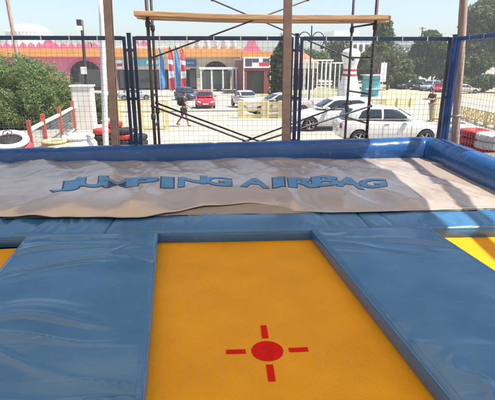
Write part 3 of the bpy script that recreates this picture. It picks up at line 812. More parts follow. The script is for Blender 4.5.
# swan-neck street lamp behind the fence joint
def street_lamp():
    p = at(308.5, 111); t = thing('street_lamp', 'black ornamental street lamp with two curled arms behind the fence', 'street lamp', p)
    h = ony(308, 25, p.y).z-p.z
    b = MB(); b.lathe([(0.16, 0), (0.16, 0.25), (0.08, 0.32), (0.06, 0.9), (0.05, h-1.4), (0.045, h-0.1), (0.02, h)], 12); b.build('shaft', M['navy'], t)
    for s in (-1, 1):
        c = MB(); pts = []
        R_ = 0.46
        for k in range(17):
            a = PI-PI*1.25*k/16 if s > 0 else PI*1.25*k/16
            pts.append((s*0.04+s*R_+R_*math.cos(a), 0, h-1.05+R_*1.15*math.sin(a)+0.05))
        pts = [(s*0.04, 0, h-1.6)]+pts
        c.tube(pts, 0.034, 8); c.build('arm', M['navy'], t)
        l = MB(); e = Vector(pts[-1]); l.lathe([(0.03, 0.02), (0.10, -0.04), (0.14, -0.2), (0.02, -0.26)], 12, Matrix.Translation(e)); l.build('lamp_shade', M['navy'], t)
street_lamp()

# ------------------------------------------------------------------ buildings
YM = 82.0; ZG = -1.9
def facade(b, x0, x1, y, z0, z1, th, opens):
    """wall with arched or square openings: opens = (centre, width, spring height, arch rise)"""
    xs = {x0, x1}
    for (c, w, zs, r) in opens:
        for k in range(17): xs.add(c-w/2+w*k/16)
        xs.add(c-w/2-1e-4); xs.add(c+w/2+1e-4)
    xs = sorted(x for x in xs if x0 <= x <= x1)
    def bot(x):
        for (c, w, zs, r) in opens:
            if abs(x-c) <= w/2+1e-6: return zs+r*math.sqrt(max(0, 1-(2*(x-c)/w)**2))
        return z0
    for a, c in zip(xs, xs[1:]):
        za, zb = bot(a), bot(c)
        vs = [(a, y, za), (c, y, zb), (c, y, z1), (a, y, z1), (a, y+th, za), (c, y+th, zb), (c, y+th, z1), (a, y+th, z1)]
        b.add(vs, [(0, 1, 2, 3), (7, 6, 5, 4), (4, 5, 1, 0), (3, 2, 6, 7)])
    a, c = xs[0], xs[-1]
    b.add([(a, y, z0), (a, y+th, z0), (a, y+th, z1), (a, y, z1)], [(0, 3, 2, 1)]); b.add([(c, y, z0), (c, y+th, z0), (c, y+th, z1), (c, y, z1)], [(0, 1, 2, 3)])
def shell(t, x0, x1, y0, y1, z0, z1, m_):
    """back wall, side walls and roof slab behind a facade"""
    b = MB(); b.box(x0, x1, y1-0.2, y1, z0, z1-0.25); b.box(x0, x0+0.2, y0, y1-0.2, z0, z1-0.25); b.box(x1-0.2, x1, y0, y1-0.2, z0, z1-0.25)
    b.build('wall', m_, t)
    b = MB(); b.box(x0, x1, y0+0.002, y1, z1-0.25, z1); b.build('roof', M['far_grey'], t)
def merlons(b, x0, x1, y, z, step, w, h, th=0.35, pointed=True):
    n = int((x1-x0)/step)
    for i in range(n):
        c = x0+step*(i+0.5)
        poly = [(c-w/2, 0), (c+w/2, 0), (c+w/2, h*0.55), (c, h), (c-w/2, h*0.55)] if pointed else [(c-w/2, 0), (c+w/2, 0), (c+w/2*0.6, h), (c-w/2*0.6, h)]
        b.prism(poly, th, Matrix.Translation((0, y+th, z)) @ Matrix.Rotation(PI/2, 4, 'X'))

# pink arcade on the left
xa, xb = Xat(-60, YM), Xat(116, YM)
t = thing('arcade_building', 'pink arcade building with round arches and an orange fascia', 'building', (xa, YM, ZG))
L_ = xb-xa
b = MB()
arches = [(Xat(px, YM)-xa, 5.2, 2.6, 2.3) for px in (-50, -12, 32, 85)]
facade(b, 0, L_, 0, 0, 5.5, 0.5, arches); b.build('front_wall', M['pink'], t)
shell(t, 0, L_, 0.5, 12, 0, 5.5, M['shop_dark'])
b = MB(); b.box(-0.3, L_+0.02, -0.75, 0.45, 5.502, 6.75); b.build('fascia', M['orange'], t)
b = MB(); merlons(b, 0, L_, -0.3, 6.75, 1.25, 1.0, 1.0); b.box(0, L_, -0.302, 0.04, 6.752, 7.05); b.build('parapet', M['pink'], t)
for (c, w, zs, r) in arches:
    b = MB(); n = 20
    for k in range(n):
        a0_, a1_ = PI*k/n, PI*(k+1)/n
        vs = []
        for a_ in (a0_, a1_):
            for q in (1.0, 1.16): vs.append((c+w/2*q*math.cos(a_), -0.06, zs+r*q*math.sin(a_)))
        vs += [(x, 0.0, z) for (x, y, z) in vs]
        b.add(vs, [(0, 1, 3, 2), (1, 5, 7, 3), (0, 2, 6, 4)])
    b.build('arch_moulding', M['pink_dark'], t)
    b = MB(); b.box(c-w/2+0.3, c+w/2-0.3, 4.0, 4.06, 0.4, 3.4); b.build('shop_window', M['shop_glass'], t)
# kite sign tower over the arcade
b = MB(); b.prism([(-1.5, 0), (1.5, 0), (0.9, 0.6), (0.0, 1.9), (-0.9, 0.6)], 0.3, Matrix.Translation((Xat(52, YM)-xa, 0.3, 6.9)) @ Matrix.Rotation(PI/2, 4, 'X')); b.build('gable', M['pink'], t)

# shop row in the middle
xa, xb = Xat(116.5, YM), Xat(241, YM); L_ = xb-xa
t = thing('shop_building', 'long cream shop row with an orange fascia and white parapet', 'building', (xa, YM, ZG))
def X_(px): return Xat(px, YM)-xa
b = MB(); ops = [(X_(121), 2.6, 3.4, 0.0), (X_(137), 5.0, 3.4, 0.0), (X_(161), 3.6, 3.4, 0), (X_(178), 4.2, 3.4, 0), (X_(191), 1.8, 3.6, 0), (X_(216), 4.6, 2.7, 2.1), (X_(236), 1.5, 3.6, 0)]
facade(b, 0, L_, 0, 0, 5.5, 0.5, ops); b.build('front_wall', M['cream'], t)
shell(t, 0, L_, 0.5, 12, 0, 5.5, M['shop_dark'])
b = MB(); b.box(0.0, L_, -0.9, 0.45, 5.502, 6.85); b.build('fascia', M['orange'], t)
b = MB(); b.box(0, L_, -0.3, 0.04, 6.852, 7.2); merlons(b, X_(186), X_(241), -0.3, 7.2, 1.15, 0.7, 1.0, 0.3, False); merlons(b, X_(117), X_(186), -0.3, 7.2, 2.3, 0.6, 0.35, 0.3, False)
b.build('parapet', M['dull_white'], t)
for k in range(6):
    b = MB(); b.lathe([(0.30, 0), (0.22, 0.2), (0.52, 0.7), (0.45, 1.1), (0.2, 1.35), (0.28, 1.5)], 12, Matrix.Translation((X_(190)+k*1.55, -0.2, 7.2))); b.build('urn', M['dull_white'], t)
b = MB(); merlons(b, X_(134), X_(152), -0.25, 7.2, 1.3, 1.1, 1.0, 0.3); b.build('pink_crest', M['pink'], t)
for (c, w, zs, r) in ops:
    b = MB(); b.box(c-w/2+0.05, c+w/2-0.05, 1.4, 1.46, 0.3, min(3.3, zs)); b.build('shop_window', M['shop_glass'] if c != X_(216) else M['green_glass'], t)
# fascia signs on the shops
def wall_sign(name, px0, px1, zlo, zhi, m_, label, marks=()):
    x0, x1 = Xat(px0, YM), Xat(px1, YM)
    t = thing(name, label, 'sign', (x0, YM-0.14, ZG+zlo)); w, h = x1-x0, zhi-zlo
    b = MB(); b.box(0, w, -0.1, 0.12, 0, h); bevel(b.build('panel', m_, t), 0.02)
    for (a_, c_, e_, f_, mm_) in marks:
        b = MB(); b.box(w*a_, w*c_, -0.112, -0.098, h*e_, h*f_); b.build('emblem', mm_, t)
wall_sign('shop_sign', 131, 160, 4.0, 5.2, M['teal'], 'wide teal shop sign above the left shopfronts', [(0.55, 0.95, 0.3, 0.75, M['sign_white'])])
wall_sign('shop_sign', 184, 196.5, 3.9, 5.1, M['sign_blue'], 'dark blue shop sign left of the cream arch', [(0.12, 0.8, 0.4, 0.62, M['teal'])])
wall_sign('shop_sign', 116.5, 123.5, 3.6, 5.0, M['sign_white'], 'small white shop sign beside the pink arcade', [(0.1, 0.9, 0.25, 0.6, M['sign_red'])])

# white porch in front of the arch
p0_ = at(203, 89); p1_ = at(236, 88.5); yv = 76.0
xa, xb = Xat(201, yv), Xat(236, yv)
t = thing('porch', 'white framed glazed porch in front of the cream arch', 'porch', (xa, yv, ZG)); w = xb-xa
b = MB(); h = 3.5
for f in (0, 0.30, 0.62, 0.9, 1.0): b.box(w*f-0.13, w*f+0.13, -0.13, 0.13, 0, h)
b.box(-0.25, w+0.25, -0.2, 0.2, h, h+0.38)
b.build('frame', M['white_paint'], t)
b = MB(); b.box(-0.25, w+0.25, 0.2, 4.2, h+0.1, h+0.3); b.build('roof', M['dull_white'], t)
b = MB(); b.box(0.13, w*0.9, 3.2, 3.25, 0.2, h-0.3); b.build('glazing', M['green_glass'], t)
b = MB(); b.box(w*0.45, w*0.58, 1.0, 1.4, 0, 1.1); b.build('counter', M['shop_dark'], t)

# red brick shop with the big sign board
yb_ = 70.0; xa, xb = Xat(243, yb_), Xat(284, yb_); L_ = xb-xa
t = thing('brick_shop', 'dark red brick shop with a wide dim opening under the sign board', 'building', (xa, yb_, ZG))
b = MB(); facade(b, 0, L_, 0, 0, 5.2, 0.4, [(L_*0.30, L_*0.42, 3.4, 0), (L_*0.78, L_*0.22, 3.0, 0)]); b.build('front_wall', M['brick'], t)
shell(t, 0, L_, 0.4, 9, 0, 5.2, M['brick'])
b = MB(); b.box(-0.2, L_+0.2, -0.5, 0.38, 5.202, 6.2); b.build('fascia', M['orange'], t)
b = MB(); b.prism([(-1.5, 0), (1.5, 0), (0.7, 0.9), (0.35, 2.0), (0, 1.3), (-0.35, 2.0), (-0.8, 0.9)], 0.3, Matrix.Translation((Xat(252, yb_)-xa, 0.2, 6.2)) @ Matrix.Rotation(PI/2, 4, 'X')); b.build('red_crest', M['pink'], t)
b = MB(); b.box(L_*0.09, L_*0.51, 0.9, 0.95, 0.1, 3.3); b.build('dim_backing', M['shop_dark'], t)  # flat dark panel whose colour stands in for the dim inside of the opening
ys_ = 64.0; xa, xb = Xat(243.5, ys_), Xat(271, ys_); zt, zb_ = ony(258, 57, ys_).z, ony(258, 68, ys_).z
t = thing('sign_board', 'framed white, dark and red sign board on two posts', 'sign', (xa, ys_, gz(ys_))); w = xb-xa
b = MB(); b.box(0, w, -0.06, 0.06, zb_+1.9, zt+1.9); b.build('panel', M['sign_white'], t)
h0, h1 = zb_+1.9, zt+1.9
for (a_, c_, e_, f_, mm_) in ((0.06, 0.30, 0.14, 0.86, M['sign_dark']), (0.31, 0.55, 0.5, 0.84, M['sign_dark']), (0.56, 0.93, 0.16, 0.5, M['sign_red']), (0.70, 0.93, 0.52, 0.84, M['sign_dark'])):
    b = MB(); b.box(w*a_, w*c_, -0.075, -0.058, h0+(h1-h0)*e_, h0+(h1-h0)*f_); b.build('printed_block', mm_, t)
for x in (0.05, w-0.05):
    b = MB(); b.box(x-0.06, x+0.06, 0.07, 0.19, 0, h0+0.8); b.build('post', M['white_paint'], t)

# red tiled house behind the fence joint
yh = 78.0; xa, xb = Xat(284.5, yh), Xat(315, yh); L_ = xb-xa
t = thing('tiled_house', 'low house with an orange tiled roof and white fascia behind the lamp', 'building', (xa, yh, ZG))
b = MB(); facade(b, 0, L_, 0, 0, 4.4, 0.3, [(L_*0.25, 2.0, 2.6, 0), (L_*0.6, 2.0, 2.6, 0), (L_*0.88, 1.0, 2.6, 0)]); b.build('front_wall', M['brick'], t)
shell(t, 0, L_, 0.3, 8, 0, 4.4, M['brick'])
b = MB(); b.box(-0.2, L_+0.3, -0.7, -0.3, 3.6, 4.4); b.build('white_fascia', M['sign_white'], t)
b = MB(); b.add([(-0.5, -1.0, 4.42), (L_+0.5, -1.0, 4.42), (L_-1.4, 3.5, 6.5), (1.0, 3.5, 6.5), (-0.5, 8.3, 4.42), (L_+0.5, 8.3, 4.42)], [(0, 1, 2, 3), (5, 4, 3, 2), (1, 5, 2), (4, 0, 3), (0, 4, 5, 1)]); b.build('roof', M['roof_tile'], t)

# white pergola
yp = 62.0; xa, xb = Xat(304, yp), Xat(344, yp); L_ = xb-xa
t = thing('pergola', 'white open steel pergola with rows of thin posts beyond the lamp', 'pergola', (xa, yp, ZG))
h = ony(320, 61, yp).z+1.9; n = 9
for i in range(n+1):
    hh = h if i < 7 else h-0.35
    for yy in (0.0, 6.0):
        b = MB(); b.box(L_*i/n-0.06, L_*i/n+0.06, yy-0.06, yy+0.06, 0, hh); b.build('post', M['white_paint'], t)
for (x0_, x1_, yy, z_) in ((-0.1, L_*0.72, 0, h), (-0.1, L_*0.72, 6.0, h), (L_*0.72, L_+0.1, 0, h-0.35)):
    b = MB(); b.box(x0_, x1_, yy-0.09, yy+0.09, z_+0.002, z_+0.18); b.build('beam', M['white_paint'], t)
for i in range(n):
    z_ = h-(0.35 if i > 6 else 0); b = MB(); b.box(L_*i/n-0.05, L_*i/n+0.05, 0.1, 5.9, z_+0.01, z_+0.12); b.build('rafter', M['white_paint'], t)
b = MB()
for i in range(26): b.box(L_*i/26-0.02, L_*i/26+0.02, -0.4, -0.36, 0, 1.0)
b.box(0, L_, -0.42, -0.34, 1.0, 1.07); b.build('railing', M['white_paint'], t)

# big white dome far behind
yd = 200.0; c = ony(30, 36, yd); rr = (ony(53, 36, yd).x-ony(7, 36, yd).x)/2
t = thing('domed_hall', 'white shallow dome with dark openings far behind the pink arcade', 'building', (c.x, yd, -1.9))
zd = c.z+1.9-0.4; hd = ony(30, 24, yd).z+1.9-zd
b = MB(); b.lathe([(rr*math.cos(PI/2*k/12), zd+hd*math.sin(PI/2*k/12)) for k in range(12)]+[(0.05, zd+hd)], 48)
for k in range(24):
    a_ = 2*PI*k/24
    b.tube([(rr*1.01*math.cos(PI/2*q/8)*math.cos(a_), rr*1.01*math.cos(PI/2*q/8)*math.sin(a_), zd+hd*1.01*math.sin(PI/2*q/8)) for q in range(8)], 0.12, 5)
b.build('dome', M['white_paint'], t)
b = MB(); b.lathe([(rr*0.98, 0), (rr*0.98, zd)], 48); b.build('drum', M['dull_white'], t)
for k in range(40):
    b = MB(); a_ = 2*PI*k/40; m_ = Matrix.Rotation(a_, 4, 'Z') @ Matrix.Translation((rr*0.97, 0, zd-1.5)) @ Matrix.Rotation(PI/2, 4, 'Y') @ Matrix.Rotation(PI/2, 4, 'Z')
    b.box(rr*0.955, rr*0.995, -0.35, 0.35, zd+0.1, zd+1.7, Matrix.Rotation(a_, 4, 'Z')); b.build('opening', M['far_grey'], t)

# far white block and grey block behind the trees
def block(name, px0, px1, py, y, depth, m_, label, rows, cols, step=None):
    x0, x1 = Xat(px0, y), Xat(px1, y); zt = ony((px0+px1)/2, py, y).z; h = zt+1.9; w = x1-x0
    t = thing(name, label, 'building', (x0, y, -1.9))
    b = MB(); b.box(0, w, 0, depth, 0, h)
    if step: b.box(w*step[0], w*step[1], 1, depth-1, h, h+step[2])
    b.build('wall', m_, t)
    b = MB(); b.box(-0.3, w+0.3, -0.3, -0.002, h-0.6, h+0.3); b.box(-0.3, w+0.3, -0.2, -0.003, h*0.55, h*0.55+0.5); b.build('cornice', M['dull_white'] if m_ is M['white_paint'] else M['far_grey'], t)
    for j in range(rows):
        for i in range(cols):
            b = MB(); cx = w*(i+0.5)/cols; cz = h*(0.62+0.30*j/max(1, rows)) ; b.box(cx-w/cols*0.28, cx+w/cols*0.28, -0.06, 0.02, cz, cz+h*0.30/max(1, rows)*0.6)
            b.build('window', M['shop_glass'], t)
block('white_block', 327, 368, 37, 170, 14, M['white_paint'], 'bright white block behind the pin and the trees', 1, 7, (0.15, 0.75, 2.2))
block('grey_block', 386, 430, 43, 150, 16, M['far_grey'], 'long grey concrete building behind the right trees', 2, 8, (0.5, 1.0, 1.0))
# teal kiosk by the car park
p = Vector((Xat(368, 62), 62, -1.9)); w = Xat(381.5, 62)-p.x
t = thing('kiosk', 'small teal kiosk with a white counter under the trees', 'kiosk', p)
b = MB(); b.box(0, w, 0, 1.8, 1.0, 2.2); b.box(0, w, 0.3, 1.8, 0, 1.0); b.box(0.1, w-0.1, 0.2, 1.8, 2.2, 2.9); b.build('wall', M['teal'], t)
b = MB(); b.box(-0.1, w+0.1, -0.3, 0.3, 1.0, 1.12); b.build('counter', M['sign_white'], t)
b = MB(); b.box(-0.25, w+0.25, -0.5, 2.0, 2.9, 3.02); b.build('roof', M['sign_white'], t)
# white render block in the shrubs
p = Vector((Xat(78.5, 22), 22, 0)); t = thing('wall_block', 'white rendered block wall standing in the shrubs', 'wall', p, R(-6))
b = MB(); b.box(-0.45, 0.45, 0, 0.6, 0, 1.93); bevel(b.build('wall', M['dull_white'], t), 0.03)
b = MB(); b.box(-0.5, 0.5, -0.05, 0.65, 1.932, 2.0); b.build('coping', M['white_paint'], t)

# feather flags
def flag(px, kind, label, y=66.0, top=47, wpx=4.4):
    x = Xat(px, y); h = ony(px, top, y).z+1.9
    t = thing('feather_flag', label, 'flag', (x, y, -1.9), 0, 'feather flags in front of the shops')
    b = MB(); b.tube([(0, 0, 0), (0, 0, h*0.6), (0.05, 0, h*0.9), (0.18, 0, h)], [0.035, 0.03, 0.02, 0.012], 8); b.build('flagpole', M['white_paint'], t)
    w = wpx*y/450; n = 26
    def strip(z0, z1, name, m_):
        q = MB(); vs = []; k = 10
        for i in range(n+1):
            f = z0+(z1-z0)*i/n
            wid = w*(0.35+0.65*math.sin(min(1, (1-f)*3.0+0.08)*PI/2))*(1 if f > 0.1 else 0.75+2.5*f)
            for j in range(k+1):
                g = j/k; xx = 0.03+g*wid
                vs.append((xx, 0.20*math.sin(g*4.0+f*7+px)*g, h*(0.14+0.85*f)+0.12*g*math.sin(f*9+px)))
        q.add(vs, [(i*(k+1)+j, i*(k+1)+j+1, (i+1)*(k+1)+j+1, (i+1)*(k+1)+j) for i in range(n) for j in range(k)], True)
        o = q.build(name, m_, t); s = o.modifiers.new('s', 'SOLIDIFY'); s.thickness = 0.01
    if kind == 'blue':
        strip(0, 1, 'cloth', M['flag_blue'])
    else:
        strip(0, 0.28, 'cloth', M['flag_red']); strip(0.28, 0.45, 'white_band', M['sign_white']); strip(0.45, 0.62, 'cloth', M['flag_red']); strip(0.62, 0.72, 'white_band', M['sign_white']); strip(0.72, 1, 'cloth', M['flag_red'])
flag(159.5, 'blue', 'leftmost blue feather flag, beside the scaffold leg')
flag(168.5, 'red', 'red and white feather flag between the two blue flags', wpx=4.8)
flag(174.5, 'blue', 'blue feather flag between the two red and white flags', top=46)
flag(180.5, 'red', 'red and white feather flag nearest the cream arch', wpx=4.8, top=48)

# ------------------------------------------------------------------ bowling pin
p = Vector((Xat(350, 27), 27, gz(27)))
t = thing('bowling_pin', 'giant white bowling pin with red neck stripes behind the white cars', 'bowling pin', p)
h = ony(350, 48, 27).z-p.z
prof = [(0.46, 0.0), (0.56, 0.08), (0.66, 0.18), (0.71, 0.28), (0.69, 0.37), (0.61, 0.46), (0.51, 0.55), (0.43, 0.63), (0.395, 0.70), (0.44, 0.77), (0.52, 0.84), (0.565, 0.90), (0.52, 0.95), (0.38, 0.982), (0.18, 0.996), (0.02, 1.0)]
from bisect import bisect
def prad(f):
    zs = [q[1] for q in prof]; i = max(1, min(len(zs)-1, bisect(zs, f))); a_, c_ = prof[i-1], prof[i]; k = (f-a_[1])/(c_[1]-a_[1]); 
    p0_, p3_ = prof[max(0, i-2)][0], prof[min(len(prof)-1, i+1)][0]; p1_, p2_ = a_[0], c_[0]
    return 0.98*0.5*((2*p1_)+(-p0_+p2_)*k+(2*p0_-5*p1_+4*p2_-p3_)*k*k+(-p0_+3*p1_-3*p2_+p3_)*k**3)
b = MB(); b.lathe([(max(0.01, prad(k/90)), h*k/90) for k in range(91)], 40); b.build('body', M['white_paint'], t)
for (f0, f1) in ((0.600, 0.632), (0.67, 0.700)):
    b = MB(); b.lathe([(prad(f0+(f1-f0)*k/4)+0.006, h*(f0+(f1-f0)*k/4)) for k in range(5)], 40); b.build('neck_stripe', M['sign_red'], t)

# ------------------------------------------------------------------ yellow railings and barriers
def railing(pa, pb, h, label, style, m_=None, n=None):
    m_ = m_ or M['yellow']
    d = Vector((pb.x-pa.x, pb.y-pa.y, 0)); L = d.length; slope = pb.z-pa.z
    t = thing('railing', label, 'railing', pa, math.atan2(d.y, d.x), 'yellow railings round the car park')
    n = n or max(1, round(L/1.3))
    Z = lambda x: slope*x/L
    for i in range(n+1):
        b = MB(); x = L*i/n; w = 0.07 if style != 'wall' else 0.16; b.box(x-w, x+w, -w, w, Z(x), Z(x)+h); b.build('post', m_, t)
    b = MB()
    if style == 'cross':
        b.bar((0, 0, h-0.05), (L, 0, Z(L)+h-0.05), 0.05); b.bar((0, 0, 0.15), (L, 0, Z(L)+0.15), 0.05)
        for i in range(n):
            x0, x1 = L*i/n, L*(i+1)/n; b.bar((x0, 0, Z(x0)+0.15), (x1, 0, Z(x1)+h-0.05), 0.05); b.bar((x0, 0.02, Z(x0)+h-0.05), (x1, 0.02, Z(x1)+0.15), 0.05)
            xm = (x0+x1)/2; b.lathe([(0.17, -.025), (0.22, -.025), (0.22, .025), (0.17, .025)], 16, Matrix.Translation((xm, 0, Z(xm)+h/2+0.05)) @ Matrix.Rotation(PI/2, 4, 'X'), True)
    elif style == 'bars':
        b.bar((0, 0, h-0.04), (L, 0, Z(L)+h-0.04), 0.07); b.bar((0, 0, 0.12), (L, 0, Z(L)+0.12), 0.07)
        k = int(L/0.14)
        for i in range(1, k): x = L*i/k; b.box(x-0.014, x+0.014, -0.014, 0.014, Z(x)+0.12, Z(x)+h-0.04)
    else:
        for z in (h-0.12, h*0.5): b.bar((0, 0, z), (L, 0, Z(L)+z), 0.09, 0.16)
        b.bar((0, 0, 0.12), (L, 0, Z(L)+0.12), 0.14, 0.22)
    b.build('rails', m_, t)
    return t
railing(at(241, 118), at(264, 118), 1.0, 'pale yellow railing section in front of the white saloon', 'wall', M['yellow_pale'], 1)
railing(at(265.5, 118), at(281, 118.2), 1.0, 'pale yellow railing section beside the central brown column', 'wall', M['yellow_pale'], 1)
railing(at(142, 130), at(167, 129.5), 1.35, 'bright yellow crowd barrier behind the left scaffold leg', 'bars', M['yellow'], 1)
railing(at(120, 131), at(140, 130.3), 1.35, 'bright yellow crowd barrier behind the left fence posts', 'bars', M['yellow'], 1)
railing(at(357, 108), at(383, 108), 0.75, 'pale yellow low railing left of the walking strip beyond the white roof', 'wall', M['yellow_pale'], 2)
railing(at(385, 107.5), at(411, 107), 0.75, 'pale yellow low railing beyond the nearest white car roof', 'wall', M['yellow_pale'], 2)
railing(at(433, 121), at(447, 122), 1.25, 'yellow crossed railing panel beside the person in brown', 'bars', M['yellow'], 1)
railing(at(460, 118.5), at(485, 125.5), 0.72, 'ornate yellow crossed railing behind the red and white tyres', 'cross', M['yellow_pale'], 3)
railing(at(487, 126), at(515, 134), 0.72, 'ornate yellow crossed railing at the right edge', 'cross', M['yellow_pale'], 3)

# ------------------------------------------------------------------ kart track furniture
def tyre_mesh(m_, name='tyre'):
    b = MB(); R0, w = 0.30, 0.105
    prof = []
    for k in range(20):
        a_ = 2*PI*k/20; ca, sa = math.cos(a_), math.sin(a_)
        prof.append((R0-0.09+0.11*math.copysign(abs(ca)**0.7, ca), w*math.copysign(abs(sa)**0.75, sa)))
    b.lathe(prof, 36, None, True)
    # tread blocks
    for k in range(36):
        if k % 2: continue
        b.box(R0+0.012, R0+0.026, -0.02, 0.02, -0.07, 0.07, Matrix.Rotation(2*PI*k/36, 4, 'Z'))
    return b.mesh(name)
TY = tyre_mesh(None)
def tyre(loc, m_, label, group, tilt=(0, 0, 0)):
    me = TY.copy() if False else TY
    o = bpy.data.objects.new('tyre', me)
    if not TY.materials: TY.materials.append(M['rubber'])
    link(o); o.location = loc; o.rotation_euler = tilt
    o.material_slots[0].link = 'OBJECT'; o.material_slots[0].material = m_
    tag(o, label, 'tyre', group); return o
# left stacks
lv = ['bottom', 'second', 'third', 'fourth', 'top']
for si, (px, y, cols, desc) in enumerate(((96, 17.6, ['rubber', 'rubber', 'tyre_red'], 'just left of the white post'),
                                    (109, 17.9, ['rubber', 'rubber', 'rubber', 'tyre_red'], 'behind the left brown column'),
                                    (120, 17.6, ['rubber', 'tyre_red', 'rubber'], 'just right of the left brown column'),
                                    (134, 17.4, ['rubber', 'rubber'], 'behind the left fence posts'))):
    x = Xat(px, y)
    for k, c_ in enumerate(cols):
        col = 'red' if c_ == 'tyre_red' else 'black'
        tyre((x+0.03*nz(k, si), y+0.03*nz(k, si, 5), 0.11+0.212*k+0.004), M[c_], f'{col} tyre {"topmost" if k == len(cols)-1 else ["lowest", "second from bottom", "third from bottom"][k]} of the stack {desc}', 'tyres stacked along the kart track')
# right stacks beyond the side fence
stacks = [(461, 12.6, ['tyre_red', 'tyre_red', 'tyre_red', 'tyre_red', 'tyre_red', 'rubber'], 'nearest the blue corner post'),
          (470.5, 12.1, ['tyre_white', 'tyre_white', 'tyre_white', 'tyre_white', 'tyre_white', 'tyre_white'], 'between the two nearer red stacks'),
          (485, 11.3, ['tyre_red', 'tyre_red', 'tyre_red', 'tyre_red', 'tyre_red', 'tyre_red'], 'second from the right edge'),
          (503, 10.6, ['tyre_white', 'tyre_white', 'tyre_white', 'tyre_red', 'tyre_white', 'tyre_white'], 'at the right edge of the picture')]
for si, (px, y, cols, desc) in enumerate(stacks):
    x = Xat(px, y)
    for k, c_ in enumerate(cols):
        col = {'tyre_red': 'red', 'rubber': 'black', 'tyre_white': 'white'}[c_]
        tyre((x+0.05*nz(k, si+9), y+0.05*nz(k, si, 8), 0.114+0.212*k), M[c_], f'{col} tyre {"topmost" if k == len(cols)-1 else ["lowest", "second from bottom", "third from bottom", "fourth from bottom", "fifth from bottom"][k]} of the stack {desc}', 'painted tyres beyond the side fence').scale = (1.2, 1.2, 1)

def bumper_boat(px, py, y, hull, ring, label, rz, s=1.0, seat=True, tilt=0.0):
    p = ony(px, py, y)
    t = thing('bumper_boat', label, 'bumper boat', (p.x, y, 0), rz, 'bumper boats by the kart track'); t.scale = (s, s, s)
    z0 = p.z/s
    b = MB(); b.lathe([(0.45, 0.0), (0.72, 0.12), (0.82, 0.4*z0), (0.80, 0.75*z0), (0.66, z0-0.12)], 32, Matrix.Rotation(tilt, 4, 'X')); b.build('hull', hull, t)
    prof = [(0.60+0.13*math.cos(2*PI*k/14), z0-0.03+0.10*math.sin(2*PI*k/14)) for k in range(14)]
    b = MB(); b.lathe(prof, 36, Matrix.Rotation(tilt, 4, 'X'), True); b.build('bumper_ring', ring, t)
    if seat:
        b = MB(); b.lathe([(0.45, z0-0.09), (0.46, z0-0.075)], 28, Matrix.Rotation(tilt, 4, 'X')); b.build('cockpit', M['rubber'], t)
        b = MB(); b.tube([(0, -0.2, z0-0.2), (0, 0.05, z0+0.12)], 0.025, 8)
        pr = [(0.15+0.018*math.cos(2*PI*k/8), 0.018*math.sin(2*PI*k/8)) for k in range(8)]
        b.lathe(pr, 20, Matrix.Translation((0, 0.05, z0+0.12)) @ Matrix.Rotation(R(-40), 4, 'X'), True)
        b.build('steering_wheel', M['scaf'], t)
bumper_boat(8, 136, 14.2, M['pink_red'], M['white_plastic'], 'red bumper boat with a white ring at the far left', 0.3, 0.78, True, R(18))
bumper_boat(54, 141, 14.0, M['yellow_plastic'], M['yellow_plastic'], 'pale ochre bumper boat in front of the low mesh fence', 0, 0.5, False)
bumper_boat(78, 136, 14.6, M['white_plastic'], M['white_plastic'], 'white bumper boat beside the black and red tyre stacks', 0.4, 0.68, False)

# low mesh fence with red posts on the left
def track_fence(pa, pb, h, label):
    d = Vector((pb.x-pa.x, pb.y-pa.y, 0)); L = d.length
    t = thing('track_fence', label, 'fence', pa, math.atan2(d.y, d.x), 'low mesh fences beside the kart track'); sl = pb.z-pa.z
    for f, hh in ((0, 1.28), (1, 1.28)):
        b = MB(); b.box(L*f-0.05, L*f+0.05, -0.05, 0.05, sl*f, sl*f+h*hh); b.build('post', M['rust_red'], t)
    b = MB(); b.bar((0, 0, h), (L, 0, sl+h), 0.09, 0.10); b.bar((0, 0, 0.1), (L, 0, sl+0.1), 0.06); b.build('rail', M['white_paint'], t)
    b = MB(); n = int(L/0.12)
    for i in range(1, n): x = L*i/n; b.box(x-0.005, x+0.005, -0.004, 0.004, sl*x/L+0.1, sl*x/L+h)
    for j in range(1, 9): z = 0.1+(h-0.1)*j/9; b.bar((0, 0.01, z), (L, 0.01, sl+z), 0.008)
    b.build('mesh_infill', M['grey_mesh'], t)
pts = [(20, 14.6), (36, 16.4), (54, 18.8), (68, 21.5), (82, 24.0), (98, 26.5)]
for k in range(len(pts)-1):
    (p0x, y0), (p1x, y1) = pts[k], pts[k+1]
    a_, b_ = Vector((Xat(p0x, y0), y0, gz(y0))), Vector((Xat(p1x, y1), y1, gz(y1)))
    dv = (b_-a_).normalized()*0.07
    track_fence(a_+dv, b_-dv, 1.05, ['white railed mesh fence section nearest the red bumper boat', 'second mesh fence section behind the pale ochre bumper boat', 'third mesh fence section below the big shrub edge',
            'fourth mesh fence section in front of the white block wall', 'farthest mesh fence section near the white post'][k])

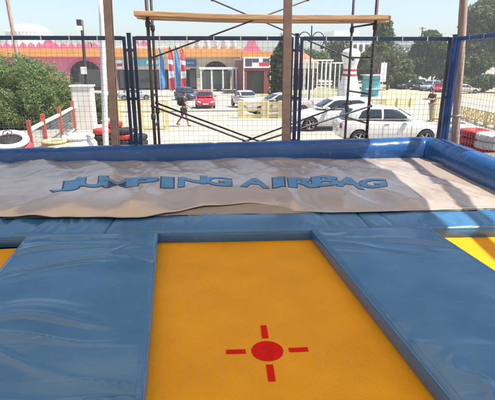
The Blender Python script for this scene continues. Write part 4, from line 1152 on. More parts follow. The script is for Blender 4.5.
# ------------------------------------------------------------------ trees
def crown(blobs, n, size, seed, drop=0.0, aspect=0.42):
    rg = random.Random(seed); b = MB(); vs = []; fs = []
    tot = sum(q[3]*q[4]*q[5] for q in blobs)
    for (cx, cy_, cz, rx, ry, rz) in blobs:
        k = int(n*rx*ry*rz/tot)
        for _ in range(k):
            while True:
                d = Vector((rg.uniform(-1, 1), rg.uniform(-1, 1), rg.uniform(-1, 1)))
                if 0.05 < d.length <= 1: break
            d = d.normalized()*(d.length**0.45)
            w = 1+0.45*nz(d.x*2.2+cx, d.y*2.2+seed, d.z*2.2+cz)
            if nz((cx+d.x*rx)*2.2/max(rx, .5), (cy_+d.y*ry)*2.2/max(rx, .5), (cz+d.z*rz)*2.2/max(rx, .5)+seed) < -0.22: continue
            c = Vector((cx+d.x*rx*w, cy_+d.y*ry*w, cz+d.z*rz*w))
            s = size*rg.uniform(0.55, 1.3)
            a_ = Vector((rg.gauss(0, 1), rg.gauss(0, 1), rg.gauss(0, 0.7)-drop)).normalized()
            u_ = a_.cross(Vector((rg.gauss(0, 1), rg.gauss(0, 1), rg.gauss(0, 1)))).normalized()
            i = len(vs)
            vs += [c-a_*s, c+u_*s*aspect, c+a_*s, c-u_*s*aspect]; fs.append((i, i+1, i+2, i+3))
    b.add(vs, fs); return b
def tree(name, label, cat, base, h, w, trunk_r, leaf, seed, n, size, cz=0.60, blobs=10, group=None, shape='round', drop=0.0, th=None):
    rg = random.Random(seed)
    t = thing(name, label, cat, base, rg.uniform(0, 6), group)
    th = th or h*0.45
    b = MB(); k = 7
    tp = [Vector((0.06*h*0.3*nz(i*0.5, seed), 0.06*h*0.3*nz(i*0.5, seed, 7), h*0.72*i/k)) for i in range(k+1)]
    b.tube(tp, [trunk_r*(1-0.8*i/k) for i in range(k+1)], 9)
    for j in range(6):
        a_ = rg.uniform(0, 2*PI); i = rg.randint(2, 5); s0 = tp[i]; rl = w*0.36
        e = s0+Vector((math.cos(a_)*rl, math.sin(a_)*rl, rg.uniform(0.15, 0.3)*h))
        b.tube([s0, s0.lerp(e, 0.5)+Vector((0, 0, 0.03*h)), e], [trunk_r*0.45, trunk_r*0.28, trunk_r*0.1], 6)
    b.build('trunk', M['bark'], t)
    bl = []
    for j in range(blobs):
        if shape == 'column':
            f = (j+0.5)/blobs; r = w/2*(math.sin(PI*min(1, f*0.8+0.22))**0.7)*0.8
            bl.append((rg.uniform(-.1, .1)*w, rg.uniform(-.1, .1)*w, h*(0.06+0.90*f), r, r, h/blobs*1.3))
        else:
            a_ = rg.uniform(0, 2*PI); q = rg.uniform(0.1, 0.75)*w/2*0.85; zf = rg.uniform(-1, 1)
            hh = h*(1-(2*cz-1))/2
            rr_ = w/2*rg.uniform(0.32, 0.55)
            zz = h*cz+zf*(h*(1-cz)-rr_*0.7)
            bl.append((q*math.cos(a_)*math.sqrt(1-0.6*zf*zf), q*math.sin(a_)*math.sqrt(1-0.6*zf*zf), max(rr_*0.6, zz), rr_, rr_, rr_*0.8))
    crown(bl, n, size, seed, drop).build('crown', leaf, t)
    return t
def tree_px(px, top, y, wpx, label, leaf, seed, n=4200, size=0.34, **k):
    x = Xat(px, y); h = ony(px, top, y).z-gz(y); w = wpx*1.22*y/445; n = int(n*1.6)
    return tree(k.pop('name', 'broadleaf_tree'), label, k.pop('cat', 'tree'), Vector((x, y, gz(y))), h, w, k.pop('tr', 0.22), leaf, seed, n, size, **k)
G = 'trees beyond the car park'
tree_px(316, 47, 84, 26, 'small green tree behind the left end of the white pergola', M['leaf_mid'], 21, group=G)
tree_px(334, 37, 90, 30, 'rounded olive tree behind the right end of the white pergola', M['leaf_olive'], 22, group=G, cz=0.55)
tree_px(357, 45, 84, 30, 'dark green tree just behind the giant bowling pin', M['leaf_dark'], 23, group=G, cz=0.5)
tree_px(378, 19, 72, 23, 'tall thin crowned tree above the right plank end', M['leaf_gum'], 24, 3600, 0.3, group=G, cz=0.72)
tree_px(373, 50, 80, 24, 'small dark tree behind the teal kiosk', M['leaf_dark'], 25, group=G, cz=0.5)
tree_px(389, 50, 76, 22, 'light green bushy tree right of the white road sign', M['leaf_olive'], 26, group=G, cz=0.5)
tree_px(402, 54, 80, 24, 'yellowish bushy tree in front of the grey building', M['leaf_mid'], 27, group=G, cz=0.48)
tree_px(416, 43, 84, 22, 'dark tree left of the distant utility pole', M['leaf_dark'], 28, group=G, cz=0.52)
tree_px(433, 30, 82, 36, 'large dark tree behind the parked pale blue car', M['leaf_dark'], 29, 6000, group=G, cz=0.55)
tree_px(449, 40, 86, 30, 'dark tree just behind the leaning timber pole', M['leaf_dark'], 31, group=G, cz=0.52)
tree_px(469, 42, 74, 40, 'wide dark tree right of the leaning timber pole', M['leaf_dark'], 32, 6000, group=G, cz=0.52)
tree_px(482, -4, 84, 50, 'tall grey green gum tree at the top right', M['leaf_gum'], 33, 15000, 0.36, group=G, cz=0.58, blobs=16, drop=0.8)
tree_px(508, -14, 80, 50, 'tallest grey green gum tree cut off by the right edge', M['leaf_gum'], 34, 9000, 0.38, group=G, cz=0.6, blobs=16, drop=0.8)
tree_px(280.5, 31, 46, 19, 'dark narrow cypress beside the central brown column', M['leaf_cypress'], 35, 8000, 0.16, name='cypress_tree', shape='column', blobs=14)
for k, (px, top, y, w, lab, lf) in enumerate(((462, 76, 70, 24, 'low bush behind the parked silver saloon', 'leaf_mid'), (485, 74, 68, 26, 'low bush right of the parked silver saloon', 'leaf_olive'), (506, 72, 66, 26, 'low bush at the right edge beyond the sandy verge', 'leaf_mid'),
                                      (404, 72, 84, 20, 'low bush behind the dark parked estate', 'leaf_mid'), (344, 76, 80, 20, 'low bush between the pergola and the bowling pin', 'leaf_olive'))):
    tree_px(px, top, y, w, lab, M[lf], 50+k, 2200, 0.24, name='bush', cat='bush', cz=0.5, blobs=8, tr=0.08, group='low bushes round the car park')
# far woods behind the car park: one mass
x0_, x1_ = Xat(312, 100), Xat(560, 100); wb = []; rg = random.Random(77); x = x0_
while x < x1_:
    r_ = rg.uniform(2.4, 4.2); f = (x-x0_)/(x1_-x0_); hz_ = 3.2+1.6*min(1, f*2)
    wb.append((x, rg.uniform(-2, 2), rg.uniform(0.5, 1.0)*hz_, r_, 2.4, rg.uniform(2.0, 3.2))); x += r_*0.8
wo = crown([(q[0], q[1]+100, q[2]-0.4, q[3], q[4], q[5]) for q in wb], 30000, 0.42, 78).build('woodland', M['leaf_dark'])
wo['kind'] = 'stuff'; wo['label'] = 'band of dark far off trees behind the car park'; wo['category'] = 'woodland'

# the big shrub on the left and its smaller neighbour
def shrub(label, base, blobs, n, size, seed, leaf):
    t = thing('shrub', label, 'shrub', base)
    b = MB(); rg = random.Random(seed)
    for k in range(9):
        q = blobs[k % len(blobs)]; b.tube([(q[0]*0.2, q[1]*0.2, 0), (q[0]*0.6, q[1]*0.5, q[2]*0.5), (q[0], q[1], q[2])], [0.07, 0.045, 0.015], 6)
    b.build('stems', M['bark'], t)
    crown(blobs, n, size, seed, 0.15, 0.2).build('foliage', leaf, t)
yS = 23.5; bx = Xat(28, yS)
shrub('big feathery green shrub filling the left behind the fence', (bx, yS, gz(yS)),
      [(-2.6, 0, 1.5, 1.5, 1.3, 1.6), (-1.4, 0.2, 2.2, 1.3, 1.2, 1.25), (-0.3, 0, 2.35, 1.2, 1.1, 1.05), (0.7, 0.1, 2.0, 1.1, 1.1, 1.0), (1.35, 0.4, 1.45, 0.8, 0.8, 0.8), (0.2, -0.6, 1.2, 1.4, 1.0, 1.1), (-1.2, -0.7, 1.1, 1.4, 1.0, 1.1), (1.7, 0.9, 0.8, 0.6, 0.7, 0.7), (-3.6, 0.1, 2.2, 1.2, 1.1, 1.2), (-2.4, -0.5, 0.7, 1.2, 0.8, 0.7), (-0.6, -0.5, 0.7, 1.2, 0.8, 0.7), (1.0, -0.5, 0.7, 1.1, 0.8, 0.7), (-0.3, 0.6, 1.5, 2.4, 0.6, 1.3)], 120000, 0.082, 61, M['leaf_shrub'])
yS = 25.5
shrub('yellowish small shrub between the white block wall and the white post', (Xat(93, yS), yS, gz(yS)), [(-0.3, 0, 0.8, 0.55, 0.5, 0.6), (0.25, 0, 1.0, 0.5, 0.5, 0.6), (0.1, -0.2, 0.5, 0.6, 0.5, 0.5)], 8000, 0.085, 62, M['leaf_olive'])
yS = 27.5
shrub('loose green shrub behind the white block wall', (Xat(70, yS), yS, gz(yS)), [(-0.4, 0, 0.9, 0.8, 0.6, 0.8), (0.7, 0, 1.0, 0.8, 0.6, 0.7), (1.6, 0, 0.8, 0.6, 0.6, 0.6)], 9000, 0.085, 63, M['leaf_shrub'])
# palm tuft behind the arcade
yS = 105.0; x = Xat(94, yS); hz = ony(94, 44, yS).z+1.9
t = thing('palm_tree', 'small palm top showing above the pink parapet', 'palm', (x, yS, -1.9))
b = MB(); b.tube([(0, 0, 0), (0.1, 0, hz*0.5), (0, 0, hz)], [0.3, 0.22, 0.18], 10); b.build('trunk', M['bark'], t)
b = MB()
for k in range(18):
    a_ = 2*PI*k/18+0.2*rnd.random(); el = rnd.uniform(-0.2, 1.0); vs = []; n = 7
    for i in range(n+1):
        f = i/n; r_ = 1.9*f*math.cos(el*0.7); z = hz+1.2*f*math.sin(el)+0.3*f-1.2*f*f; ww = 0.16*math.sin(PI*min(1, f*0.9+0.1))
        c = Vector((r_*math.cos(a_), r_*math.sin(a_), z)); sd = Vector((-math.sin(a_), math.cos(a_), 0))*ww
        vs += [c-sd, c+Vector((0, 0, 0.05)), c+sd]
    b.add(vs, [q for i in range(n) for q in ((i*3, i*3+1, i*3+4, i*3+3), (i*3+1, i*3+2, i*3+5, i*3+4))])
b.build('fronds', M['leaf_mid'], t)

# ------------------------------------------------------------------ cars
def loft(rings):
    n = len(rings[0]); vs = [p for r_ in rings for p in r_]
    fs = [(i*n+k, i*n+(k+1) % n, (i+1)*n+(k+1) % n, (i+1)*n+k) for i in range(len(rings)-1) for k in range(n)]
    fs += [tuple(range(n-1, -1, -1)), tuple((len(rings)-1)*n+k for k in range(n))]
    return vs, fs
def decal(bvh, polys, axis, sgn, off, name, m_, parent, grid=0.07, th=0.0):
    """a panel that hugs the body: polygons in (x, z) seen from the side or (y, z) seen from an end"""
    bm = bmesh.new()
    for poly in polys:
        bm.faces.new([bm.verts.new((a_, c_, 0)) for a_, c_ in poly])
    lo = [min(v.co[i] for v in bm.verts) for i in (0, 1)]; hi = [max(v.co[i] for v in bm.verts) for i in (0, 1)]
    for i in (0, 1):
        g = lo[i]+grid
        while g < hi[i]:
            bmesh.ops.bisect_plane(bm, geom=bm.verts[:]+bm.edges[:]+bm.faces[:], plane_co=[g if q == i else 0 for q in range(3)], plane_no=[1 if q == i else 0 for q in range(3)]); g += grid
    for v in bm.verts:
        a_, c_ = v.co.x, v.co.y
        o = Vector((a_, sgn*5, c_)) if axis == 'y' else Vector((sgn*5+2, a_, c_))
        d = Vector((0, -sgn, 0)) if axis == 'y' else Vector((-sgn, 0, 0))
        h = bvh.ray_cast(o, d)
        v.co = (h[0]+h[1]*off*(1 if h[1].dot(d) < 0 else -1)) if h[0] is not None else o+d*5
    bmesh.ops.recalc_face_normals(bm, faces=bm.faces)
    f0 = bm.faces[:][0]
    want = Vector((0, sgn, 0)) if axis == 'y' else Vector((sgn, 0, 0))
    if sum(f.normal.dot(want) for f in bm.faces) < 0: bmesh.ops.reverse_faces(bm, faces=bm.faces)
    for f in bm.faces: f.smooth = True
    me = bpy.data.meshes.new(name); bm.to_mesh(me); bm.free(); me.materials.append(m_)
    return link(bpy.data.objects.new(name, me), parent)
SPEC = {
 'hatch': dict(L=4.0, W=0.84, low=[(0.0, .36, .78, .66), (.06, .30, .93, .76), (.45, .25, .97, .83), (1.3, .22, .95, .845), (2.4, .22, .92, .845), (2.95, .22, .90, .84), (3.4, .23, .83, .82), (3.78, .27, .72, .75), (3.95, .32, .62, .66), (4.0, .38, .55, .55)],
     cab=[(.90, .10, 3.12, .79), (1.10, .22, 2.78, .755), (1.30, .36, 2.42, .69), (1.42, .50, 2.16, .62), (1.47, .80, 1.85, .50), (1.49, 1.1, 1.6, .3)], wx=(.72, 3.22), wr=.31,
     sw=[[(.62, .98), (1.52, .985), (1.52, 1.36), (1.0, 1.37), (.80, 1.30)], [(1.60, .985), (2.66, .96), (2.50, 1.08), (2.14, 1.33), (1.95, 1.365), (1.60, 1.37)]]),
 'saloon': dict(L=4.55, W=0.87, low=[(0.0, .38, .80, .64), (.07, .30, .94, .76), (.6, .25, .97, .85), (1.5, .22, .94, .87), (2.7, .22, .92, .87), (3.3, .22, .89, .86), (3.85, .23, .82, .84), (4.3, .27, .71, .77), (4.5, .32, .62, .66), (4.55, .38, .55, .55)],
     cab=[(.90, .62, 3.5, .81), (1.10, .88, 3.12, .77), (1.28, 1.12, 2.75, .70), (1.40, 1.4, 2.46, .62), (1.44, 1.65, 2.1, .5), (1.46, 1.8, 2.0, .3)], wx=(.85, 3.65), wr=.32,
     sw=[[(1.12, .985), (1.95, .985), (1.95, 1.34), (1.52, 1.34), (1.34, 1.27)], [(2.02, .985), (2.98, .955), (2.78, 1.10), (2.44, 1.31), (2.25, 1.34), (2.02, 1.34)]]),
 'estate': dict(L=4.45, W=0.90, low=[(0.0, .42, .95, .70), (.06, .34, 1.05, .80), (.5, .30, 1.08, .88), (1.5, .28, 1.06, .90), (2.7, .28, 1.04, .90), (3.2, .28, 1.02, .89), (3.75, .29, .97, .87), (4.2, .33, .86, .80), (4.4, .38, .76, .70), (4.45, .44, .66, .6)],
     cab=[(1.02, .08, 3.4, .84), (1.25, .16, 3.02, .80), (1.48, .26, 2.68, .74), (1.62, .38, 2.42, .68), (1.68, .70, 2.1, .55), (1.70, 1.1, 1.8, .3)], wx=(.82, 3.55), wr=.36,
     sw=[[(.45, 1.11), (1.0, 1.11), (1.0, 1.53), (.58, 1.53)], [(1.08, 1.11), (1.95, 1.11), (1.95, 1.54), (1.08, 1.54)], [(2.02, 1.11), (2.92, 1.08), (2.74, 1.22), (2.40, 1.50), (2.25, 1.54), (2.02, 1.54)]]),
}
def make_car(kind, paint_, loc, heading, label):
    """heading: direction the bonnet points, radians from +x"""
    S = SPEC[kind]; L, W = S['L'], S['W']
    t = thing('parked_car', label, 'car', loc, heading, 'cars in the car park')
    # lower body
    rings = []
    for (x, zb, zt, w) in S['low']:
        half = [(.0, zb), (.80*w, zb), (.97*w, zb+.10), (w, zb+.5*(zt-zb)), (.985*w, zt-.10), (.93*w, zt-.015), (.72*w, zt+.02), (0, zt+.035)]
        full = [(x, y, z) for y, z in half]+[(x, -y, z) for y, z in half[-2:0:-1]]
        rings.append(full)
    vs, fs = loft(rings); me = bpy.data.meshes.new('lb'); me.from_pydata(vs, [], fs)
    bm = bmesh.new(); bm.from_mesh(me); bmesh.ops.recalc_face_normals(bm, faces=bm.faces); bm.to_mesh(me); bm.free()
    lo = bpy.data.objects.new('lb', me); C.objects.link(lo)
    ss = lo.modifiers.new('s', 'SUBSURF'); ss.levels = 2; ss.render_levels = 2
    cutters = []
    for x in S['wx']:
        cb = MB(); cb.lathe([(S['wr']*1.16, -W-0.2), (S['wr']*1.16, W+0.2)], 28, Matrix.Translation((x, 0, S['wr'])) @ Matrix.Rotation(PI/2, 4, 'X'))
        co = cb.build('cut', M['trim'], fix=True); cutters.append(co)
        bo = lo.modifiers.new('b', 'BOOLEAN'); bo.operation = 'DIFFERENCE'; bo.object = co; bo.solver = 'EXACT'
    bpy.context.view_layer.update()
    lme = evaluated(lo)
    for o in cutters+[lo]: bpy.data.objects.remove(o)
    # cabin
    rings = []
    for (z, x0, x1, w) in S['cab']:
        n = 36; r_ = []
        for k in range(n):
            a_ = 2*PI*k/n; ca, sa = math.cos(a_), math.sin(a_)
            r_.append(((x0+x1)/2+(x1-x0)/2*math.copysign(abs(ca)**0.42, ca), w*math.copysign(abs(sa)**0.36, sa), z))
        rings.append(r_)
    vs, fs = loft(rings)
    cb = MB(); cb.add(vs, fs, True); cme = cb.mesh('cb')
    co = bpy.data.objects.new('cb', cme); C.objects.link(co); ss = co.modifiers.new('s', 'SUBSURF'); ss.levels = 1; ss.render_levels = 1
    bpy.context.view_layer.update(); cme2 = evaluated(co); bpy.data.objects.remove(co)
    bm = bmesh.new(); bm.from_mesh(lme); bm.from_mesh(cme2); bmesh.ops.recalc_face_normals(bm, faces=bm.faces)
    for f in bm.faces: f.smooth = True; f.material_index = 0
    bvh = BVHTree.FromBMesh(bm)
    bme = bpy.data.meshes.new('body'); bm.to_mesh(bme); bm.free(); bme.materials.clear(); bme.materials.append(paint_)
    bd = link(bpy.data.objects.new('body', bme), t)
    try: bme.set_sharp_from_angle(angle=R(38))
    except Exception: pass
    # floor pan that closes the wheel wells
    b = MB(); b.box(0.25, L-0.25, -W+0.26, W-0.26, 0.24, 0.62); b.build('underbody', M['trim'], t)
    for sg in (1, -1):
        for poly in S['sw']: decal(bvh, [poly], 'y', sg, 0.006, 'side_window', M['glass'], t)
        # door gaps, sill trim, handles, mirror
        xs = [S['sw'][-1][0][0]-0.04, S['sw'][-1][1][0]-0.02]+[q[0][0]-0.04 for q in S['sw'][1:-1]]
        zb = S['sw'][0][0][1]
        decal(bvh, [[(x-.006, .36), (x+.006, .36), (x+.006, zb-.03), (x-.006, zb-.03)] for x in xs], 'y', sg, 0.003, 'door_gap', M['trim'], t, 0.1)
        decal(bvh, [[(xs[0]+0.06, zb-.17), (xs[0]+0.24, zb-.17), (xs[0]+0.24, zb-.14), (xs[0]+0.06, zb-.14)]], 'y', sg, 0.018, 'door_handle', M['trim'] if paint_ is not M['car_white'] else M['trim'], t, 0.05)
        b = MB(); mx_ = S['sw'][-1][1][0]-0.18; b.lathe([(0.02, -0.05), (0.085, -0.03), (0.095, 0.03), (0.05, 0.07)], 14, Matrix.Translation((mx_, sg*(W+0.06), zb+0.04)) @ Matrix.Scale(1.3, 4, (0, 1, 0))); b.build('wing_mirror', paint_, t)
        # lamps
        fx = L; zl = S['low'][-3][2]
        decal(bvh, [[(sg*W*.46, zl-.14), (sg*W*.80, zl-.09), (sg*W*.84, zl+.01), (sg*W*.50, zl-.04)]], 'x', 1, 0.006, 'headlight', M['lamp_clear'], t, 0.05)
        decal(bvh, [[(sg*W*.66, zb-.32), (sg*W*.86, zb-.30), (sg*W*.86, zb-.04), (sg*W*.70, zb-.06)]], 'x', -1, 0.006, 'tail_light', M['lamp_red'], t, 0.05)
    z0, z1 = S['cab'][0][0]+0.09, S['cab'][3][0]-0.05
    decal(bvh, [[(-W*.80, z0), (W*.80, z0), (W*.66, z1), (-W*.66, z1)]], 'x', 1, 0.006, 'windscreen', M['glass'], t)
    decal(bvh, [[(-W*.72, z0+.04), (W*.72, z0+.04), (W*.60, z1), (-W*.60, z1)]], 'x', -1, 0.006, 'rear_window', M['glass'], t)
    zf = S['low'][-2][2]
    decal(bvh, [[(-W*.42, zf-.30), (W*.42, zf-.30), (W*.46, zf-.17), (-W*.46, zf-.17)]], 'x', 1, 0.005, 'lower_grille', M['trim'], t)
    decal(bvh, [[(-W*.26, zf-.06), (W*.26, zf-.06), (W*.30, zf+.01), (-W*.30, zf+.01)]], 'x', 1, 0.005, 'grille', M['trim'], t)
    decal(bvh, [[(-.26, zf-.17), (.26, zf-.17), (.26, zf-.07), (-.26, zf-.07)]], 'x', 1, 0.014, 'number_plate', M['plate'], t)
    decal(bvh, [[(-.26, .50), (.26, .50), (.26, .61), (-.26, .61)]], 'x', -1, 0.014, 'number_plate', M['plate'], t)
    # wheels
    wr = S['wr']
    for x in S['wx']:
        for sg in (1, -1):
            wm = Matrix.Translation((0, 0, 0)) @ Matrix.Rotation(-sg*PI/2, 4, 'X')
            b = MB(); pr = [(wr*.66, -.09), (wr*.90, -.10), (wr*.98, -.07), (wr, 0), (wr*.98, .07), (wr*.90, .10), (wr*.66, .09)]
            b.lathe(pr, 32, wm, True); ty = b.build('wheel', M['rubber'], t); ty.location = (x, sg*(W-0.11), wr)
            b = MB(); b.lathe([(wr*.67, .085), (wr*.63, .09), (wr*.60, .055), (wr*.60, .0)], 28, wm, False, (False, True))
            for k in range(5):
                a_ = 2*PI*k/5; b.box(wr*.05, wr*.63, -wr*.085, wr*.085, .05, .082, wm @ Matrix.Rotation(a_, 4, 'Z'))
            b.lathe([(wr*.16, .04), (wr*.16, .088), (wr*.08, .092)], 14, wm)
            b.build('rim', M['rim'], ty)
            b = MB(); b.lathe([(wr*.60, .03), (wr*.595, .034)], 24, wm); b.build('brake_disc', M['trim'], ty)
    return t
def on_ground(px, y): return Vector((Xat(px, y), y, gz(y)))
def centre(loc, heading, kind):
    """location of the car's rear-end origin so that its middle stands at loc"""
    L = SPEC[kind]['L']; return (loc.x-math.cos(heading)*L/2, loc.y-math.sin(heading)*L/2, loc.z)
def slope_car(t, y):
    return t
hd = R(174); A_ = make_car('hatch', M['car_white'], centre(on_ground(336, 20.4), hd, 'hatch'), hd, 'white hatchback in side view, nose to the central column')
hd = R(-7); B_ = make_car('hatch', M['car_white'], centre(on_ground(392, 16.4), hd, 'hatch'), hd, 'nearest white hatchback, partly behind the scaffold ladder and facing right')
# front-on cars in the middle distance
hd = R(-92); RD = make_car('hatch', M['car_red'], centre(on_ground(204, 40.5), hd, 'hatch'), hd, 'red hatchback seen head on in the middle of the car park')
hd = R(-80); WS = make_car('saloon', M['car_white'], centre(on_ground(246, 40), hd, 'saloon'), hd, 'white saloon facing the fence, right of the red hatchback')
hd = R(183); SS = make_car('saloon', M['car_silver'], centre(on_ground(279, 29.5), hd, 'saloon'), hd, 'silver saloon behind the pale yellow railing')
hd = R(-60); DB = make_car('estate', M['car_blue'], centre(on_ground(186.5, 60), hd, 'estate'), hd, 'dark blue estate parked behind the walking person')
def car_copy(src, kind, px, y, heading, label, paint_):
    old = [o for o in src.children if o.name.startswith('body')][0].data.materials[0]
    return dup(src, centre(on_ground(px, y), heading, kind), heading, label, {old: paint_})
car_copy(WS, 'saloon', 133, 62, R(10), 'grey green saloon parked behind the left fence posts', M['car_teal'])
car_copy(DB, 'estate', 409, 78, R(205), 'charcoal estate parked farthest left in the right hand row', M['car_dark'])
car_copy(DB, 'estate', 421, 76, R(232), 'black estate half hidden behind the pale blue estate', M['car_dark'])
car_copy(DB, 'estate', 432, 73, R(215), 'pale blue estate parked in front of the large dark tree', M['car_pale'])
car_copy(RD, 'hatch', 441.5, 70, R(230), 'small red hatchback beside the blue corner fence post', M['car_red'])
car_copy(WS, 'saloon', 467, 66, R(-4), 'silver saloon parked under the trees right of the timber pole', M['car_silver'])

# ------------------------------------------------------------------ people
def skin(name, joints, edges, m_, parent, sub=2):
    me = bpy.data.meshes.new(name); names = list(joints)
    me.from_pydata([joints[k][0] for k in names], [(names.index(a_), names.index(c_)) for a_, c_ in edges], [])
    o = bpy.data.objects.new(name, me); C.objects.link(o)
    o.modifiers.new('sk', 'SKIN'); s = o.modifiers.new('ss', 'SUBSURF'); s.levels = sub; s.render_levels = sub
    bpy.context.view_layer.update()
    for i, k in enumerate(names):
        r_ = joints[k][1]; me.skin_vertices[0].data[i].radius = r_ if isinstance(r_, tuple) else (r_, r_)
    me.skin_vertices[0].data[0].use_root = True
    bpy.context.view_layer.update()
    e = evaluated(o); bpy.data.objects.remove(o)
    for p_ in e.polygons: p_.use_smooth = True
    e.name = name; e.materials.clear(); e.materials.append(m_)
    return link(bpy.data.objects.new(name, e), parent)
def make_person(loc, rz, label, H, lean, legs, arms, top, bottom, shoe, hair, shorts_len):
    """faces +x; legs/arms: (hip angle, knee bend), (shoulder angle, elbow bend) left then right"""
    t = thing('person', label, 'person', loc, rz, 'people in the car park'); k = H/1.75
    J = {}; E_ = []
    hip = Vector((0, 0, 0.90*k))
    def P_(x, y, z): return Vector((x*k, y*k, z*k))
    J['pel'] = (P_(0, 0, .93), (.15*k, .115*k)); J['wai'] = (P_(lean*.25, 0, 1.10), (.135*k, .10*k)); J['che'] = (P_(lean*.6, 0, 1.30), (.165*k, .115*k)); J['clav'] = (P_(lean*.8, 0, 1.43), (.10*k, .08*k))
    J['neck'] = (P_(lean+.01, 0, 1.50), .052*k); J['jaw'] = (P_(lean+.035, 0, 1.565), (.062*k, .072*k)); J['head'] = (P_(lean+.04, 0, 1.64), (.076*k, .094*k)); J['top'] = (P_(lean+.025, 0, 1.715), (.06*k, .07*k))
    for a_, c_ in zip(('pel', 'wai', 'che', 'clav', 'neck', 'jaw', 'head'), ('wai', 'che', 'clav', 'neck', 'jaw', 'head', 'top')): E_.append((a_, c_))
    legj = {}
    for s, (ha, kb) in zip((1, -1), legs):
        q = 'l' if s > 0 else 'r'
        h0 = P_(0, s*.09, .88); kn = h0+Vector((math.sin(ha), 0, -math.cos(ha)))*.43*k; an = kn+Vector((math.sin(ha-kb), 0, -math.cos(ha-kb)))*.41*k
        toe = an+Vector((.17*k, s*.02*k, -.045*k)); heel = an+Vector((-.045*k, 0, -.04*k))
        J['hip'+q] = (h0, .086*k); J['kn'+q] = (kn, .058*k); J['calf'+q] = (kn.lerp(an, .35)+Vector((-.012, 0, 0)), .056*k); J['an'+q] = (an, .036*k); J['toe'+q] = (toe, (.035*k, .022*k))
        E_ += [('pel', 'hip'+q), ('hip'+q, 'kn'+q), ('kn'+q, 'calf'+q), ('calf'+q, 'an'+q), ('an'+q, 'toe'+q)]
        legj[q] = (h0, kn, an, toe, heel)
    armj = {}
    for s, (sa, eb) in zip((1, -1), arms):
        q = 'l' if s > 0 else 'r'
        s0 = P_(lean*.75, s*.19, 1.41); el = s0+Vector((math.sin(sa), s*.10, -math.cos(sa)))*.29*k; wr_ = el+Vector((math.sin(sa+eb), 0, -math.cos(sa+eb)))*.25*k
        dv = (wr_-el).normalized(); pa_ = wr_+dv*.075*k
        J['sh'+q] = (s0, .062*k); J['el'+q] = (el, .042*k); J['wr'+q] = (wr_, .028*k); J['pa'+q] = (pa_, (.024*k, .038*k))
        E_ += [('clav', 'sh'+q), ('sh'+q, 'el'+q), ('el'+q, 'wr'+q), ('wr'+q, 'pa'+q)]
        side = Vector((0, 0, 1)).cross(dv); side = (Vector((1, 0, 0))-dv*dv.x).normalized()
        for i, (o_, l_) in enumerate(((-.027, .062), (-.009, .078), (.009, .072), (.027, .056))):
            b0 = pa_+side*o_*k+dv*.03*k; b1 = b0+dv*l_*.55*k+Vector((0, -s*.008, 0)); b2 = b1+dv*l_*.45*k+Vector((0, -s*.02, 0))
            J[f'f{q}{i}a'] = (b0, .0095*k); J[f'f{q}{i}b'] = (b1, .0085*k); J[f'f{q}{i}c'] = (b2, .007*k); E_ += [('pa'+q, f'f{q}{i}a'), (f'f{q}{i}a', f'f{q}{i}b'), (f'f{q}{i}b', f'f{q}{i}c')]
        th0 = wr_+dv*.03*k+side*.035*k; th1 = th0+dv*.045*k+side*.022*k
        J[f't{q}a'] = (th0, .011*k); J[f't{q}b'] = (th1, .009*k); E_ += [('wr'+q, f't{q}a'), (f't{q}a', f't{q}b')]
        armj[q] = (s0, el, wr_)
    body = skin('body', J, E_, M['skin'], t)
    # face
    hd_ = J['head'][0]
    b = MB(); b.lathe([(.005*k, .03*k), (.014*k, 0), (.016*k, -.012*k), (.005*k, -.018*k)], 8, Matrix.Translation(hd_+Vector((.088*k, 0, -.01*k)))); b.build('nose', M['skin'], t)
    for s in (1, -1):
        b = MB(); b.lathe([(.002, -.009*k), (.009*k, 0), (.002, .009*k)], 8, Matrix.Translation(hd_+Vector((.079*k, s*.03*k, .012*k)))); b.build('eye', M['eye'], t)
        b = MB(); b.lathe([(.004, -.03*k), (.016*k, -.01*k), (.018*k, .015*k), (.006, .03*k)], 8, Matrix.Translation(hd_+Vector((-.005*k, s*.078*k, -.005*k))) @ Matrix.Scale(.4, 4, (0, 1, 0))); b.build('ear', M['skin'], t)
    b = MB(); b.box(-.004, .004, -.022*k, .022*k, -.004, .004, Matrix.Translation(hd_+Vector((.080*k, 0, -.052*k)))); b.build('mouth', M['pink_dark'], t)
    # hair cap
    vs = []; n = 16; m_ = 8
    for i in range(m_+1):
        for j in range(n):
            f = i/m_*PI*.56; a_ = 2*PI*j/n; back = 1+.25*max(0, -math.cos(a_))*i/m_
            vs.append(hd_+Vector((-.008*k+.092*k*math.sin(f)*math.cos(a_)*(1 if i < m_-1 else .97), .083*k*math.sin(f)*math.sin(a_), .02*k+.096*k*math.cos(f)*back-(.03*k*max(0, -math.cos(a_))*i/m_))))
    b = MB(); b.add(vs, [(i*n+j, i*n+(j+1) % n, (i+1)*n+(j+1) % n, (i+1)*n+j) for i in range(m_) for j in range(n)], True); b.build('hair', hair, t, fix=True)
    # clothes
    g = .016*k
    T_ = {'hem': (P_(0, 0, .92), (.165*k, .135*k)), 'wai': (J['wai'][0], (.152*k, .12*k)), 'che': (J['che'][0], (.18*k, .132*k)), 'clav': (J['clav'][0]-Vector((0, 0, .015*k)), (.115*k, .09*k))}
    Te = [('hem', 'wai'), ('wai', 'che'), ('che', 'clav')]
    for q in 'lr':
        s0, el, w_ = armj[q]; T_['s'+q] = (s0, .076*k); T_['e'+q] = (s0.lerp(el, .72), .062*k); Te += [('clav', 's'+q), ('s'+q, 'e'+q)]
    skin('shirt', T_, Te, top, t)
    S_ = {'pel': (P_(0, 0, .95), (.162*k, .128*k))}; Se = []
    for q in 'lr':
        h0, kn, an, toe, heel = legj[q]; S_['h'+q] = (h0, .108*k); Se.append(('pel', 'h'+q))
        if shorts_len <= 1: S_['k'+q] = (h0.lerp(kn, shorts_len), .086*k); Se.append(('h'+q, 'k'+q))
        else:
            S_['k'+q] = (kn, .075*k); S_['a'+q] = (kn.lerp(an, .88), .058*k); Se += [('h'+q, 'k'+q), ('k'+q, 'a'+q)]
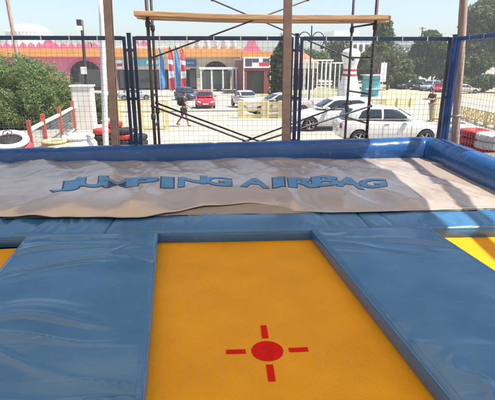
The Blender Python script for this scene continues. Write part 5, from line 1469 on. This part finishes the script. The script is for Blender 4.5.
    skin('trousers' if shorts_len > 1 else 'shorts', S_, Se, bottom, t)
    for q in 'lr':
        h0, kn, an, toe, heel = legj[q]
        skin('shoe', {'a': (an+Vector((0, 0, .0)), .048*k), 'h': (heel, (.045*k, .04*k)), 't': (toe, (.048*k, .03*k))}, [('a', 'h'), ('h', 't')], shoe, t, 2)
    # stand the lowest point on the ground
    lowest = min((o.matrix_local @ v.co).z for o in t.children if o.type == 'MESH' for v in o.data.vertices)
    t.location.z -= lowest
    return t, J
gp = at(184.5, 126.5)
T1, J1 = make_person((gp.x, gp.y, gp.z), R(-14), 'person in a dark top and shorts walking across the car park', 1.66, .06, ((R(16), R(6)), (R(-14), R(26))), ((R(-22), R(25)), (R(24), R(30))), M['tee'], M['shorts'], M['shoe'], M['hair'], .85)
# backpack on the walking person
k = 1.66/1.75; c = J1['che'][0]
t = thing('backpack', 'black backpack on the back of the walking person', 'backpack', T1.location+Matrix.Rotation(R(-14), 3, 'Z') @ (c+Vector((-.21, 0, -.02))), R(-14))
b = MB(); vs = []; n = 20; m_ = 10
for i in range(m_+1):
    f = PI*i/m_
    for j in range(n):
        a_ = 2*PI*j/n; ca, sa = math.cos(a_), math.sin(a_); r_ = math.sin(f)**.6
        vs.append((.10*r_*math.copysign(abs(ca)**.7, ca), .15*r_*math.copysign(abs(sa)**.6, sa), .23*math.copysign(abs(math.cos(f))**.8, math.cos(f))))
b.add(vs, [(i*n+j, i*n+(j+1) % n, (i+1)*n+(j+1) % n, (i+1)*n+j) for i in range(m_) for j in range(n)], True); b.build('bag_body', M['bag'], t, fix=True)
b = MB(); b.box(-.125, -.085, -.09, .09, -.17, .02); bevel(b.build('front_pocket', M['bag'], t), .015)
for s in (1, -1):
    b = MB(); b.tube([(.06, s*.10, .15), (.20, s*.105, .19), (.335, s*.11, .06), (.33, s*.12, -.1), (.18, s*.14, -.2), (.05, s*.11, -.18)], .014, 6); b.build('strap', M['bag'], t)
gp = at(430.5, 121.5)
make_person((gp.x, gp.y, gp.z), R(200), 'person in brown with a beige apron beside the yellow railing', 1.68, .05, ((R(4), R(4)), (R(-3), R(5))), ((R(35), R(60)), (R(28), R(70))), M['brown_cloth'], M['beige_cloth'], M['bag'], M['hair'], 1.2)

# ------------------------------------------------------------------ air: pale midday haze over the whole place
hzb = MB(); hzb.box(-140, 140, -40, 260, -2.95, 45); hz_o = hzb.build('haze', bpy.data.materials.new('pale air')); hz_o['kind'] = 'stuff'
hm = hz_o.data.materials[0]; hm.use_nodes = True; hn = hm.node_tree
for n_ in list(hn.nodes):
    if n_.type == 'BSDF_PRINCIPLED': hn.nodes.remove(n_)
pv = hn.nodes.new('ShaderNodeVolumePrincipled'); pv.inputs['Color'].default_value = (0.95, 0.96, 0.97, 1); pv.inputs['Density'].default_value = 0.0011
hn.links.new(pv.outputs[0], hn.nodes['Material Output'].inputs['Volume'])

# ------------------------------------------------------------------ sun, sky, camera
SUN_EL = R(60); AZ = R(110)+AL          # azimuth clockwise from +y: the sun stands right and a little behind the camera
sd = Vector((math.cos(SUN_EL)*math.sin(AZ), math.cos(SUN_EL)*math.cos(AZ), math.sin(SUN_EL)))
sl = bpy.data.lights.new('sun', 'SUN'); sl.energy = 5.0; sl.angle = R(0.55); sl.color = (1.0, 0.95, 0.86)
so = bpy.data.objects.new('sun', sl); C.objects.link(so); so.rotation_euler = sd.to_track_quat('Z', 'Y').to_euler(); so.location = (10, -5, 30)
w = bpy.data.worlds.new('World'); sc.world = w; w.use_nodes = True; nt = w.node_tree
sk = nt.nodes.new('ShaderNodeTexSky'); sk.sky_type = 'NISHITA'; sk.sun_disc = False; sk.sun_elevation = SUN_EL; sk.sun_rotation = AZ
sk.air_density = 1.0; sk.dust_density = 1.5; sk.ozone_density = 2.4; sk.altitude = 0
bg = nt.nodes['Background']; bg.inputs['Strength'].default_value = 0.112
nt.links.new(sk.outputs[0], bg.inputs['Color'])
cam = bpy.data.cameras.new('camera'); co = bpy.data.objects.new('camera', cam); C.objects.link(co)
co.location = (0, 0, EYE); co.rotation_euler = (PI/2-PITCH, 0, -YAW)
cam.sensor_fit = 'HORIZONTAL'; cam.sensor_width = 36; cam.lens = 36*450/495; cam.clip_start = 0.05; cam.clip_end = 6000
sc.camera = co
vs_ = sc.view_settings; vs_.view_transform = 'Standard'; vs_.look = 'None'; vs_.gamma = 1; vs_.use_curve_mapping = False; vs_.exposure = 0.92
sc.render.engine = 'CYCLES'
sc.cycles.max_bounces = 8; sc.cycles.use_denoising = True
